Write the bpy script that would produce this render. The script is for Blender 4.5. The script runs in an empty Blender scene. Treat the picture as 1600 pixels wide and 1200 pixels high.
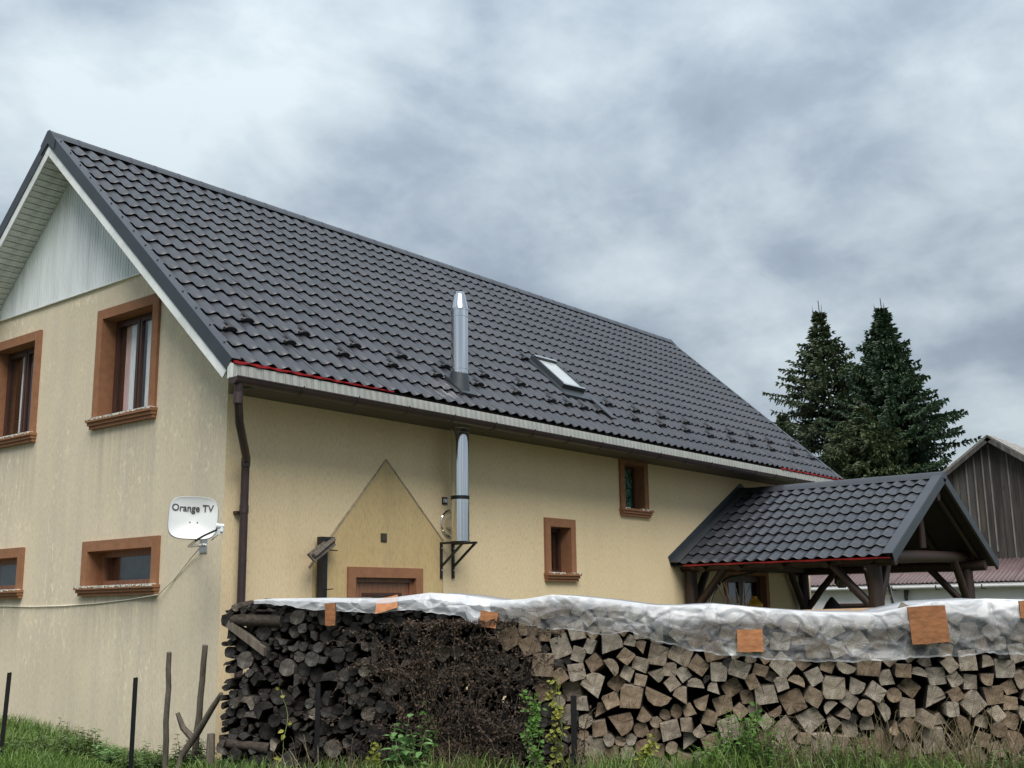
import bpy, bmesh, math, random
import numpy as np
from mathutils import Vector, Matrix, noise
from mathutils.geometry import tessellate_polygon

# ------------------------------------------------------------------ camera, sky, sun, exposure
SC = bpy.context.scene
COL = SC.collection
CAM = Vector((-7.819, -10.495, 1.603))
F_PX, YAW, PITCH, ROLL = 1744.84, 0.676777, 0.198060, -0.0138629
def cam_axes():
    cy, sy, cp, sp = math.cos(YAW), math.sin(YAW), math.cos(PITCH), math.sin(PITCH)
    f = Vector((cy*cp, sy*cp, sp)); r = Vector((sy, -cy, 0)); u = r.cross(f)
    cr, sr = math.cos(ROLL), math.sin(ROLL)
    return cr*r + sr*u, -sr*r + cr*u, f
CR, CU, CF = cam_axes()
cam_data = bpy.data.cameras.new('camera')
cam_data.sensor_width = 36.0
cam_data.lens = 36.0*F_PX/1600.0
cam_data.clip_start = 0.1
cam_data.clip_end = 2000.0
cam = bpy.data.objects.new('camera', cam_data)
COL.objects.link(cam)
cam.matrix_world = Matrix(((CR.x, CU.x, -CF.x, CAM.x), (CR.y, CU.y, -CF.y, CAM.y), (CR.z, CU.z, -CF.z, CAM.z), (0, 0, 0, 1)))
SC.camera = cam

SUN_EL, SUN_AZ = math.radians(55), math.radians(231)     # azimuth of the sun's place, counter-clockwise from +X
wd = bpy.data.worlds.new('World'); SC.world = wd; wd.use_nodes = True
def build_world():
    nt = wd.node_tree; N = nt.nodes; Lk = nt.links; N.clear()
    def nd(t, **kw):
        n = N.new(t)
        for k, v in kw.items(): setattr(n, k, v)
        return n
    def math_(op, a, b=None, clamp=False):
        n = nd('ShaderNodeMath', operation=op, use_clamp=clamp)
        for i, v in enumerate((a, b)):
            if v is None: continue
            if isinstance(v, (int, float)): n.inputs[i].default_value = v
            else: Lk.new(v, n.inputs[i])
        return n.outputs[0]
    tc = nd('ShaderNodeTexCoord'); sp = nd('ShaderNodeSeparateXYZ'); Lk.new(tc.outputs['Generated'], sp.inputs[0])
    zc = math_('MAXIMUM', sp.outputs[2], 0.0)
    zz = math_('ADD', zc, 0.38)
    cb = nd('ShaderNodeCombineXYZ')
    Lk.new(math_('DIVIDE', sp.outputs[0], zz), cb.inputs[0]); Lk.new(math_('DIVIDE', sp.outputs[1], zz), cb.inputs[1])
    def noise_(scale, detail, rough, off, dist=0.0):
        mp = nd('ShaderNodeMapping'); Lk.new(cb.outputs[0], mp.inputs[0]); mp.inputs['Location'].default_value = off
        n = nd('ShaderNodeTexNoise'); Lk.new(mp.outputs[0], n.inputs['Vector'])
        n.inputs['Scale'].default_value = scale; n.inputs['Detail'].default_value = detail
        n.inputs['Roughness'].default_value = rough; n.inputs['Distortion'].default_value = dist
        return n.outputs[0]
    n1 = noise_(2.5, 10, 0.52, (10.65, -3.98, 0.0), 0.15)
    n2 = noise_(0.75, 3, 0.5, (20.105, -4.174, 4.0))
    n3 = noise_(7.0, 8, 0.58, (1.3, 5.2, 2.0), 0.3)
    s = math_('ADD', math_('ADD', math_('MULTIPLY', n1, 0.50), math_('MULTIPLY', n2, 0.34)), math_('MULTIPLY', n3, 0.16))
    rp = nd('ShaderNodeValToRGB'); Lk.new(s, rp.inputs[0])
    e = rp.color_ramp.elements
    e[0].position = 0.40; e[0].color = (0.36, 0.435, 0.54, 1)
    e[1].position = 0.60; e[1].color = (0.94, 1.06, 1.12, 1)
    m = rp.color_ramp.elements.new(0.475); m.color = (0.50, 0.595, 0.705, 1)
    m = rp.color_ramp.elements.new(0.53); m.color = (0.70, 0.81, 0.90, 1)
    # overcast luminance: a little under half as bright at the horizon as overhead (CIE overcast sky)
    g = math_('ADD', math_('MULTIPLY', zc, 0.80), 0.46)
    cl = nd('ShaderNodeMixRGB', blend_type='MULTIPLY'); cl.inputs[0].default_value = 1.0
    Lk.new(rp.outputs[0], cl.inputs[1])
    cg = nd('ShaderNodeCombineXYZ')
    for i in range(3): Lk.new(g, cg.inputs[i])
    Lk.new(cg.outputs[0], cl.inputs[2])
    sky = nd('ShaderNodeTexSky', sky_type='NISHITA'); sky.sun_disc = False
    sky.sun_elevation = SUN_EL; sky.sun_rotation = math.pi/2 - SUN_AZ
    b1 = nd('ShaderNodeBackground'); Lk.new(sky.outputs[0], b1.inputs[0]); b1.inputs[1].default_value = 0.05
    b2 = nd('ShaderNodeBackground'); Lk.new(cl.outputs[0], b2.inputs[0]); b2.inputs[1].default_value = 0.345
    mx = nd('ShaderNodeMixShader'); mx.inputs[0].default_value = 0.94
    Lk.new(b1.outputs[0], mx.inputs[1]); Lk.new(b2.outputs[0], mx.inputs[2])
    out = nd('ShaderNodeOutputWorld'); Lk.new(mx.outputs[0], out.inputs[0])
build_world()

sd = bpy.data.lights.new('sun', 'SUN'); sd.energy = 1.5; sd.angle = math.radians(45); sd.color = (1.0, 0.945, 0.87)
sun = bpy.data.objects.new('sun', sd); COL.objects.link(sun)
sdir = Vector((math.cos(SUN_AZ)*math.cos(SUN_EL), math.sin(SUN_AZ)*math.cos(SUN_EL), math.sin(SUN_EL)))
sun.rotation_euler = sdir.to_track_quat('Z', 'Y').to_euler(); sun.location = sdir*60
vs = SC.view_settings
vs.view_transform = 'Standard'; vs.look = 'None'; vs.exposure = 1.66; vs.gamma = 1.0; vs.use_curve_mapping = False

# ------------------------------------------------------------------ helpers
rnd = random.Random(7)
def ray(px, py): return CF + CR*((px-800)/F_PX) - CU*((py-600)/F_PX)
def hit(px, py, n, p0):
    d = ray(px, py); n = Vector(n); t = n.dot(Vector(p0)-CAM)/n.dot(d); return CAM + d*t

class MB:
    def __init__(s): s.v = []; s.f = []; s.m = []
    def quad(s, pts, m=0):
        b = len(s.v); s.v += [tuple(p) for p in pts]; s.f.append(tuple(range(b, b+len(pts)))); s.m.append(m)
    def box(s, a, b, m=0):
        x0, y0, z0 = a; x1, y1, z1 = b
        s.hexa([(x0,y0,z0),(x1,y0,z0),(x1,y1,z0),(x0,y1,z0),(x0,y0,z1),(x1,y0,z1),(x1,y1,z1),(x0,y1,z1)], m)
    def hexa(s, p, m=0):
        b = len(s.v); s.v += [tuple(q) for q in p]
        for f in ((3,2,1,0),(4,5,6,7),(0,1,5,4),(1,2,6,5),(2,3,7,6),(3,0,4,7)):
            s.f.append(tuple(b+i for i in f)); s.m.append(m)
    def bar(s, a, b, w, h, up=(0,0,1), m=0):
        a = Vector(a); b = Vector(b); d = (b-a).normalized(); up = Vector(up)
        x = d.cross(up)
        if x.length < 1e-4: x = d.cross(Vector((0,1,0)))
        x.normalize(); y = x.cross(d); x *= w/2; y *= h/2
        s.hexa([a-x-y, a+x-y, a+x+y, a-x+y, b-x-y, b+x-y, b+x+y, b-x+y], m)
    def prism(s, poly, ext, m=0, mcap=None):
        ext = Vector(ext); n = len(poly); b = len(s.v); poly = [Vector(p) for p in poly]
        s.v += [tuple(p) for p in poly] + [tuple(p+ext) for p in poly]
        mc = m if mcap is None else mcap
        s.f.append(tuple(b+i for i in range(n))[::-1]); s.m.append(mc)
        s.f.append(tuple(b+n+i for i in range(n))); s.m.append(mc)
        for i in range(n):
            j = (i+1) % n; s.f.append((b+i, b+j, b+n+j, b+n+i)); s.m.append(m)
    def tube(s, pts, rad, n=8, m=0, caps=True, mcap=None):
        pts = [Vector(p) for p in pts]; b = len(s.v); k = len(pts)
        if not isinstance(rad, (list, tuple)): rad = [rad]*k
        ref = None
        for i, p in enumerate(pts):
            d = (pts[min(i+1, k-1)]-pts[max(i-1, 0)]).normalized()
            if ref is None: ref = Vector((0,0,1)) if abs(d.z) < 0.9 else Vector((1,0,0))
            x = ref - d*ref.dot(d); x.normalize(); y = d.cross(x); ref = x
            for j in range(n):
                a = 2*math.pi*j/n; s.v.append(tuple(p + (x*math.cos(a) + y*math.sin(a))*rad[i]))
        for i in range(k-1):
            for j in range(n):
                j2 = (j+1) % n
                s.f.append((b+i*n+j, b+i*n+j2, b+(i+1)*n+j2, b+(i+1)*n+j)); s.m.append(m)
        if caps:
            mc = m if mcap is None else mcap
            s.f.append(tuple(b+j for j in range(n))[::-1]); s.m.append(mc)
            s.f.append(tuple(b+(k-1)*n+j for j in range(n))); s.m.append(mc)
    def mesh(s, name, mats, smooth=None):
        me = bpy.data.meshes.new(name); me.from_pydata(s.v, [], s.f)
        for m in (mats if isinstance(mats, (list, tuple)) else [mats]): me.materials.append(m)
        me.polygons.foreach_set('material_index', s.m)
        me.update()
        if smooth is not None: shade(me, smooth)
        return me
def shade(me, ang):
    me.polygons.foreach_set('use_smooth', [True]*len(me.polygons))
    if ang < 179:
        try: me.set_sharp_from_angle(angle=math.radians(ang))
        except Exception: pass
def link(name, me, parent=None, mat=None):
    o = bpy.data.objects.new(name, me); COL.objects.link(o)
    if mat is not None: o.matrix_world = mat
    if parent is not None:
        o.parent = parent; o.matrix_parent_inverse = world_of(parent).inverted()
    return o
def world_of(o):
    m = o.matrix_basis.copy()
    if o.parent: m = world_of(o.parent) @ o.matrix_parent_inverse @ m
    return m
def part(name, mb, mats, parent, smooth=None):
    return link(name, mb.mesh(name, mats, smooth), parent)
def tag(o, label, cat, group=None):
    o['label'] = label; o['category'] = cat
    if group: o['group'] = group
    return o
def thing(name, loc, label, cat, group=None):
    o = bpy.data.objects.new(name, None); COL.objects.link(o); o.location = loc; o.empty_display_size = 0.2
    return tag(o, label, cat, group)
def recentre(o):
    """move a world-coordinate mesh so that its origin is at its base centre"""
    me = o.data; n = len(me.vertices); co = np.empty(n*3); me.vertices.foreach_get('co', co); co = co.reshape(-1, 3)
    c = np.array([(co[:,0].min()+co[:,0].max())/2, (co[:,1].min()+co[:,1].max())/2, co[:,2].min()])
    me.vertices.foreach_set('co', (co-c).ravel()); me.update(); o.location = Vector(c)
    return o

# ------------------------------------------------------------------ materials
def new_mat(name):
    m = bpy.data.materials.new(name); m.use_nodes = True
    nt = m.node_tree; return m, nt, nt.nodes['Principled BSDF']
def lnk(nt, a, b): nt.links.new(a, b)
def tex_noise(nt, scale, detail=4, rough=0.55, stretch=None, coord='Object', dist=0.0):
    tc = nt.nodes.new('ShaderNodeTexCoord'); n = nt.nodes.new('ShaderNodeTexNoise')
    if stretch:
        mp = nt.nodes.new('ShaderNodeMapping'); mp.inputs['Scale'].default_value = stretch
        lnk(nt, tc.outputs[coord], mp.inputs[0]); lnk(nt, mp.outputs[0], n.inputs['Vector'])
    else: lnk(nt, tc.outputs[coord], n.inputs['Vector'])
    n.inputs['Scale'].default_value = scale; n.inputs['Detail'].default_value = detail
    n.inputs['Roughness'].default_value = rough; n.inputs['Distortion'].default_value = dist
    return n.outputs[0]
def ramp(nt, fac, stops):
    r = nt.nodes.new('ShaderNodeValToRGB'); lnk(nt, fac, r.inputs[0]); e = r.color_ramp.elements
    while len(e) < len(stops): e.new(0.5)
    for i, (p, c) in enumerate(stops):
        e[i].position = p; e[i].color = (*c, 1) if len(c) == 3 else c
    return r.outputs[0]
def g3(v): return (v, v, v)
def mixc(nt, fac, a, b, mode='MIX'):
    n = nt.nodes.new('ShaderNodeMixRGB'); n.blend_type = mode
    for i, v in enumerate((fac, a, b)):
        if isinstance(v, (int, float)): n.inputs[i].default_value = v
        elif isinstance(v, tuple): n.inputs[i].default_value = (*v, 1)
        else: lnk(nt, v, n.inputs[i])
    return n.outputs[0]
def bump(nt, bsdf, h, strength=0.3, dist=0.01):
    b = nt.nodes.new('ShaderNodeBump'); b.inputs['Strength'].default_value = strength; b.inputs['Distance'].default_value = dist
    lnk(nt, h, b.inputs['Height']); lnk(nt, b.outputs[0], bsdf.inputs['Normal'])
def simple(name, col, rough=0.6, metal=0.0, var=0.12, scale=6, spec=0.5, stretch=None, bmp=0.0, bscale=60, coord='Object', obj_var=0.0):
    m, nt, b = new_mat(name)
    n = tex_noise(nt, scale, 5, 0.6, stretch, coord)
    c = ramp(nt, n, [(0.3, tuple(x*(1-var) for x in col)), (0.7, tuple(min(1, x*(1+var)) for x in col))])
    if obj_var:
        oi = nt.nodes.new('ShaderNodeObjectInfo')
        c = mixc(nt, 1.0, c, ramp(nt, oi.outputs['Random'], [(0, g3(1-obj_var)), (1, g3(1+obj_var))]), 'MULTIPLY')
    lnk(nt, c, b.inputs['Base Color']); b.inputs['Roughness'].default_value = rough; b.inputs['Metallic'].default_value = metal
    b.inputs['Specular IOR Level'].default_value = spec
    if bmp: bump(nt, b, tex_noise(nt, bscale, 3, 0.6, stretch, coord), bmp, 0.004)
    return m

def make_stucco(name, base, light, stain, streak_amt, patch_amt, drips=False):
    m, nt, b = new_mat(name)
    broad = tex_noise(nt, 0.7, 5, 0.6)
    c = ramp(nt, broad, [(0.3, base), (0.75, light)])
    st = tex_noise(nt, 1.0, 6, 0.62, (3.2, 3.2, 0.22))
    f = ramp(nt, st, [(0.46, g3(0)), (0.68, g3(streak_amt))])
    c = mixc(nt, f, c, stain)
    sp = tex_noise(nt, 9, 4, 0.7, (1.6, 1.6, 0.7))
    big = tex_noise(nt, 0.9, 3, 0.5)
    f2 = mixc(nt, 1.0, ramp(nt, sp, [(0.54, g3(0)), (0.64, g3(patch_amt))]), ramp(nt, big, [(0.45, g3(0)), (0.6, g3(1))]), 'MULTIPLY')
    c = mixc(nt, f2, c, tuple(min(1, x*1.22) for x in light))
    if drips:       # water runs below the two ends and the middle of each sill
        tc = nt.nodes.new('ShaderNodeTexCoord'); sx = nt.nodes.new('ShaderNodeSeparateXYZ'); lnk(nt, tc.outputs['Object'], sx.inputs[0])
        dn_ = ramp(nt, tex_noise(nt, 1.0, 5, 0.7, (9, 9, 0.25)), [(0.38, g3(0)), (0.62, g3(1))])
        def mr(src, a0, a1, b0, b1):
            n = nt.nodes.new('ShaderNodeMapRange'); lnk(nt, src, n.inputs[0])
            for k, v in enumerate((a0, a1, b0, b1)): n.inputs[k+1].default_value = v
            return n.outputs[0]
        def mul(a, b_):
            n = nt.nodes.new('ShaderNodeMath'); n.operation = 'MULTIPLY'; lnk(nt, a, n.inputs[0]); lnk(nt, b_, n.inputs[1]); return n.outputs[0]
        for (y0, y1, zs, ln) in ((1.38, 2.88, 3.96, 1.2), (4.26, 5.74, 3.96, 1.2), (1.16, 2.88, 1.83, 0.9), (4.33, 6.05, 1.83, 0.9)):
            mz = mul(mr(sx.outputs[2], zs-ln, zs, 0.0, 1.0), mr(sx.outputs[2], zs, zs+0.02, 1.0, 0.0))
            my = mul(mr(sx.outputs[1], y0-0.03, y0+0.03, 0.0, 1.0), mr(sx.outputs[1], y1-0.03, y1+0.03, 1.0, 0.0))
            f3 = nt.nodes.new('ShaderNodeMath'); f3.operation = 'MULTIPLY'; lnk(nt, mul(mul(mz, my), dn_), f3.inputs[0]); f3.inputs[1].default_value = 0.55
            c = mixc(nt, f3.outputs[0], c, (0.33, 0.30, 0.25))
    worm = tex_noise(nt, 55, 3, 0.6, (1.0, 1.0, 0.28))
    c = mixc(nt, 1.0, c, ramp(nt, worm, [(0.32, g3(0.86)), (0.55, g3(1.03))]), 'MULTIPLY')
    lnk(nt, c, b.inputs['Base Color']); b.inputs['Roughness'].default_value = 0.92; b.inputs['Specular IOR Level'].default_value = 0.2
    bump(nt, b, worm, 0.55, 0.004)
    return m
M = {}
M['stucco'] = make_stucco('yellow_render', (0.655, 0.53, 0.335), (0.715, 0.585, 0.375), (0.56, 0.46, 0.30), 0.25, 0.10)
M['stucco_g'] = make_stucco('stained_render', (0.59, 0.515, 0.385), (0.67, 0.585, 0.435), (0.45, 0.415, 0.35), 0.40, 0.75, True)
M['patch'] = make_stucco('bare_render', (0.50, 0.375, 0.19), (0.57, 0.44, 0.235), (0.40, 0.31, 0.18), 0.5, 0.1)
M['patch_edge'] = simple('grey_joint', (0.33, 0.275, 0.19), 0.9, var=0.3, scale=18)

def make_roof():
    m, nt, b = new_mat('anthracite_sheet')
    ge = nt.nodes.new('ShaderNodeNewGeometry'); oi = nt.nodes.new('ShaderNodeObjectInfo')
    def pn(scale, det, st):
        mp = nt.nodes.new('ShaderNodeMapping'); mp.inputs['Scale'].default_value = st; lnk(nt, ge.outputs['Position'], mp.inputs[0])
        n = nt.nodes.new('ShaderNodeTexNoise'); n.inputs['Scale'].default_value = scale; n.inputs['Detail'].default_value = det; n.inputs['Roughness'].default_value = 0.65
        lnk(nt, mp.outputs[0], n.inputs['Vector']); return n.outputs[0]
    c = ramp(nt, pn(0.55, 6, (1, 1, 1)), [(0.3, (0.026, 0.029, 0.037)), (0.7, (0.040, 0.043, 0.052))])
    c = mixc(nt, ramp(nt, pn(2.2, 7, (4.0, 0.5, 0.5)), [(0.52, g3(0)), (0.75, g3(0.45))]), c, (0.052, 0.054, 0.056))
    c = mixc(nt, 1.0, c, ramp(nt, oi.outputs['Random'], [(0, g3(0.92)), (1, g3(1.08))]), 'MULTIPLY')
    lnk(nt, c, b.inputs['Base Color']); b.inputs['Specular IOR Level'].default_value = 0.62
    lnk(nt, ramp(nt, pn(1.6, 5, (2.5, 0.6, 0.6)), [(0.3, g3(0.30)), (0.7, g3(0.44))]), b.inputs['Roughness'])
    bump(nt, b, pn(2.6, 3, (1, 1, 1)), 0.10, 0.03)
    return m
M['roof'] = make_roof()
M['trim'] = simple('anthracite_trim', (0.030, 0.038, 0.045), 0.42, var=0.12, scale=3)
M['black'] = simple('black_metal', (0.010, 0.010, 0.012), 0.5, var=0.2, scale=20)
M['brown_metal'] = simple('brown_gutter', (0.034, 0.020, 0.020), 0.42, var=0.3, scale=5, spec=0.5)
def make_pvc(name, base, dirt, amt, s=(5, 5, 0.5)):
    m, nt, b = new_mat(name); oi = nt.nodes.new('ShaderNodeObjectInfo')
    c = mixc(nt, ramp(nt, tex_noise(nt, 1.6, 6, 0.65, s), [(0.42, g3(0)), (0.72, g3(amt))]), base, dirt)
    c = mixc(nt, 1.0, c, ramp(nt, oi.outputs['Random'], [(0, g3(0.90)), (1, g3(1.04))]), 'MULTIPLY')
    lnk(nt, c, b.inputs['Base Color']); b.inputs['Roughness'].default_value = 0.5
    return m
M['pvc'] = make_pvc('white_plastic', (0.70, 0.73, 0.70), (0.26, 0.29, 0.26), 0.8)
M['pvc_fascia'] = make_pvc('weathered_fascia', (0.50, 0.52, 0.49), (0.13, 0.135, 0.12), 0.95, (6, 6, 0.7))
M['pvc_board'] = make_pvc('white_verge', (0.74, 0.77, 0.76), (0.40, 0.44, 0.42), 0.7, (1.5, 1.5, 1.5))
M['pvc_clad'] = make_pvc('white_cladding', (0.76, 0.81, 0.82), (0.46, 0.50, 0.51), 0.7, (2.2, 2.2, 0.25))
M['soffit_shade'] = simple('shade_brown_soffit', (0.085, 0.07, 0.05), 0.7, var=0.25, scale=3, stretch=(1, 6, 1))  # eave shade painted in: dark brown stands for shadow and deepens the wall gradient
M['red'] = simple('red_foil', (0.30, 0.008, 0.012), 0.5, var=0.3, scale=14)
M['surround'] = simple('brown_render', (0.255, 0.118, 0.058), 0.85, var=0.14, scale=12, bmp=0.4, bscale=160)
M['sillpaint'] = simple('flaking_paint', (0.62, 0.60, 0.53), 0.8, var=0.45, scale=40)
M['sash'] = simple('dark_wood', (0.055, 0.025, 0.018), 0.4, var=0.3, scale=5, stretch=(8, 8, 1))
M['doorwood'] = simple('door_wood', (0.225, 0.105, 0.058), 0.45, var=0.35, scale=4, stretch=(8, 8, 0.8))
def make_glass():
    m, nt, b = new_mat('window_glass')
    nt.nodes.remove(b); out = nt.nodes['Material Output']
    tr = nt.nodes.new('ShaderNodeBsdfTransparent'); tr.inputs[0].default_value = (0.97, 0.98, 0.98, 1)
    gl = nt.nodes.new('ShaderNodeBsdfGlossy'); gl.inputs['Roughness'].default_value = 0.02
    fr = nt.nodes.new('ShaderNodeFresnel'); 
    ge = nt.nodes.new('ShaderNodeNewGeometry'); mi = nt.nodes.new('ShaderNodeMath'); mi.operation = 'MULTIPLY_ADD'   # same reflectance on both faces of the pane
    lnk(nt, ge.outputs['Backfacing'], mi.inputs[0]); mi.inputs[1].default_value = 1/1.75-1.75; mi.inputs[2].default_value = 1.75; lnk(nt, mi.outputs[0], fr.inputs[0])
    n = tex_noise(nt, 1.1, 2, 0.5)
    bp = nt.nodes.new('ShaderNodeBump'); bp.inputs['Strength'].default_value = 0.05; lnk(nt, n, bp.inputs['Height']); lnk(nt, bp.outputs[0], gl.inputs['Normal'])
    mx = nt.nodes.new('ShaderNodeMixShader'); lnk(nt, fr.outputs[0], mx.inputs[0]); lnk(nt, tr.outputs[0], mx.inputs[1]); lnk(nt, gl.outputs[0], mx.inputs[2])
    lnk(nt, mx.outputs[0], out.inputs[0]); return m
M['glass'] = make_glass()
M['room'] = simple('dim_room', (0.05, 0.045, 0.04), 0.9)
M['curtain'] = simple('white_net', (0.86, 0.86, 0.88), 0.9, var=0.25, scale=10, stretch=(14, 14, 0.6))
M['pink'] = simple('pink_cloth', (0.72, 0.52, 0.52), 0.9, var=0.2, scale=8, stretch=(12, 12, 0.6))
def make_green_glass():
    m, nt, b = new_mat('green_pattern_glass')
    tc = nt.nodes.new('ShaderNodeTexCoord'); vo = nt.nodes.new('ShaderNodeTexVoronoi'); lnk(nt, tc.outputs['Object'], vo.inputs['Vector']); vo.inputs['Scale'].default_value = 17
    c = ramp(nt, vo.outputs['Distance'], [(0.1, (0.025, 0.13, 0.085)), (0.45, (0.010, 0.05, 0.035)), (0.7, (0.10, 0.22, 0.15))])
    lnk(nt, c, b.inputs['Base Color']); b.inputs['Roughness'].default_value = 0.12
    bump(nt, b, vo.outputs['Distance'], 0.8, 0.02); return m
M['green_glass'] = make_green_glass()
def make_steel():
    m, nt, b = new_mat('stainless_steel')
    n = tex_noise(nt, 2.2, 4, 0.6, (1, 1, 0.35))
    b.inputs['Base Color'].default_value = (0.72, 0.73, 0.74, 1); b.inputs['Metallic'].default_value = 1.0
    lnk(nt, ramp(nt, n, [(0.3, g3(0.05)), (0.7, g3(0.13))]), b.inputs['Roughness'])
    bump(nt, b, n, 0.08, 0.02); return m
M['steel'] = make_steel()
M['dish'] = simple('dish_white', (0.56, 0.585, 0.59), 0.45, var=0.06, scale=4)
M['text'] = simple('text_grey', (0.035, 0.035, 0.04), 0.6)
M['cable'] = simple('cable_cream', (0.66, 0.63, 0.52), 0.5)
M['alu'] = simple('aluminium', (0.60, 0.61, 0.62), 0.38, 1.0)
M['darklog'] = simple('dark_stained_log', (0.028, 0.014, 0.010), 0.55, var=0.4, scale=3, stretch=(6, 6, 0.8), bmp=0.3, bscale=20)
M['darkboard'] = simple('dark_ceiling_board', (0.014, 0.009, 0.008), 0.7, var=0.4, scale=6)
def make_grey_wood():
    m, nt, b = new_mat('weathered_planks'); oi = nt.nodes.new('ShaderNodeObjectInfo')
    n = tex_noise(nt, 1.2, 8, 0.68, (6, 6, 0.35)); k = tex_noise(nt, 2.6, 3, 0.5, (2, 2, 1))
    c = ramp(nt, n, [(0.3, (0.020, 0.019, 0.019)), (0.5, (0.058, 0.055, 0.052)), (0.75, (0.125, 0.118, 0.108))])
    c = mixc(nt, ramp(nt, k, [(0.62, g3(0)), (0.72, g3(0.75))]), c, (0.030, 0.022, 0.018))
    c = mixc(nt, 1.0, c, ramp(nt, oi.outputs['Random'], [(0, (0.62, 0.55, 0.50)), (0.5, g3(0.95)), (1, g3(1.22))]), 'MULTIPLY')
    lnk(nt, c, b.inputs['Base Color']); b.inputs['Roughness'].default_value = 0.85; bump(nt, b, n, 0.5, 0.02); return m
M['greywood'] = make_grey_wood()
M['batten'] = simple('pale_batten', (0.15, 0.142, 0.13), 0.85, var=0.4, scale=3, stretch=(4, 4, 0.6))
M['whitewash'] = simple('whitewashed_wall', (0.66, 0.66, 0.65), 0.9, var=0.08, scale=1.5)
M['redroof'] = simple('faded_red_sheet', (0.115, 0.078, 0.080), 0.55, var=0.18, scale=1.2)
M['barnroof'] = simple('old_barn_roof', (0.30, 0.29, 0.27), 0.85, var=0.35, scale=3, stretch=(1, 4, 4))
def make_end(name, cols, ring, crack_dark, ov):
    """sawn log end: rings round the heart, radial cracks, weathering; colour differs from log to log"""
    m, nt, b = new_mat(name); oi = nt.nodes.new('ShaderNodeObjectInfo')
    tc = nt.nodes.new('ShaderNodeTexCoord')
    wv = nt.nodes.new('ShaderNodeTexWave'); wv.wave_type = 'RINGS'; wv.rings_direction = 'Y'
    mp = nt.nodes.new('ShaderNodeMapping'); lnk(nt, tc.outputs['Object'], mp.inputs[0]); mp.inputs['Location'].default_value = (0.015, 0, 0.02)
    lnk(nt, mp.outputs[0], wv.inputs['Vector']); wv.inputs['Scale'].default_value = ring; wv.inputs['Distortion'].default_value = 2.5; wv.inputs['Detail'].default_value = 3; wv.inputs['Detail Scale'].default_value = 2.0
    n = tex_noise(nt, 14, 6, 0.65)
    c = ramp(nt, n, [(0.28, cols[0]), (0.52, cols[1]), (0.75, cols[2])])
    c = mixc(nt, 1.0, c, ramp(nt, wv.outputs[0], [(0.0, g3(0.72)), (0.6, g3(1.05))]), 'MULTIPLY')
    ck = tex_noise(nt, 26, 4, 0.7, (1, 0.2, 3.2))
    c = mixc(nt, ramp(nt, ck, [(0.60, g3(0)), (0.68, g3(crack_dark))]), c, tuple(x*0.35 for x in cols[0]))
    sp = nt.nodes.new('ShaderNodeSeparateXYZ'); lnk(nt, mp.outputs[0], sp.inputs[0])
    an = nt.nodes.new('ShaderNodeMath'); an.operation = 'ARCTAN2'; lnk(nt, sp.outputs[2], an.inputs[0]); lnk(nt, sp.outputs[0], an.inputs[1])
    cb = nt.nodes.new('ShaderNodeCombineXYZ'); lnk(nt, an.outputs[0], cb.inputs[0]); lnk(nt, oi.outputs['Random'], cb.inputs[1])
    rc = nt.nodes.new('ShaderNodeTexNoise'); rc.inputs['Scale'].default_value = 5.0; rc.inputs['Detail'].default_value = 2; lnk(nt, cb.outputs[0], rc.inputs['Vector'])
    sm_ = nt.nodes.new('ShaderNodeMapping'); sm_.inputs['Scale'].default_value = (1, 30, 1); lnk(nt, cb.outputs[0], sm_.inputs[0]); lnk(nt, sm_.outputs[0], rc.inputs['Vector'])
    c = mixc(nt, ramp(nt, rc.outputs[0], [(0.60, g3(0)), (0.64, g3(crack_dark)), (0.66, g3(crack_dark)), (0.70, g3(0))]), c, tuple(x*0.22 for x in cols[0]))
    c = mixc(nt, 1.0, c, ramp(nt, oi.outputs['Random'], ov), 'MULTIPLY')
    lnk(nt, c, b.inputs['Base Color']); b.inputs['Roughness'].default_value = 0.9; b.inputs['Specular IOR Level'].default_value = 0.15
    bump(nt, b, wv.outputs[0], 0.25, 0.004); return m
M['end_dark'] = make_end('old_log_end', ((0.020, 0.019, 0.018), (0.055, 0.052, 0.049), (0.125, 0.12, 0.112)), 26, 0.7,
                         [(0, g3(0.30)), (0.5, g3(0.72)), (0.85, g3(1.3)), (0.95, (2.1, 2.0, 1.85)), (1, (3.4, 3.1, 2.7))])
M['end_split'] = make_end('split_log_end', ((0.10, 0.082, 0.064), (0.235, 0.20, 0.158), (0.39, 0.35, 0.295)), 20, 0.8,
                          [(0, (0.62, 0.53, 0.46)), (0.3, (0.95, 0.84, 0.73)), (0.6, g3(1.0)), (0.85, (1.10, 1.13, 1.16)), (1, (1.28, 1.27, 1.22))])
M['bark'] = simple('bark', (0.040, 0.033, 0.028), 0.95, var=0.5, scale=14, spec=0.1, stretch=(3, 0.6, 3), bmp=0.8, bscale=40, obj_var=0.4)
M['splitside'] = simple('split_face', (0.19, 0.16, 0.125), 0.9, var=0.4, scale=10, spec=0.15, stretch=(5, 0.5, 5), bmp=0.5, bscale=30, obj_var=0.35)
M['stake'] = simple('weathered_stake', (0.105, 0.088, 0.070), 0.9, var=0.45, scale=6, stretch=(5, 5, 0.6), bmp=0.6, bscale=30)
M['board'] = simple('orange_brown_board', (0.30, 0.135, 0.062), 0.8, var=0.34, scale=11, spec=0.2, obj_var=0.22, stretch=(1, 1, 2.5), bmp=0.4, bscale=26)
M['boardedge'] = simple('dark_board_edge', (0.10, 0.045, 0.022), 0.8)
M['plank'] = simple('sawn_plank', (0.46, 0.31, 0.19), 0.8, var=0.2, scale=6)
M['tarp'] = simple('black_cover', (0.012, 0.012, 0.014), 0.6)
M['yellow'] = simple('yellow_plastic', (0.65, 0.36, 0.03), 0.5)
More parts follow.
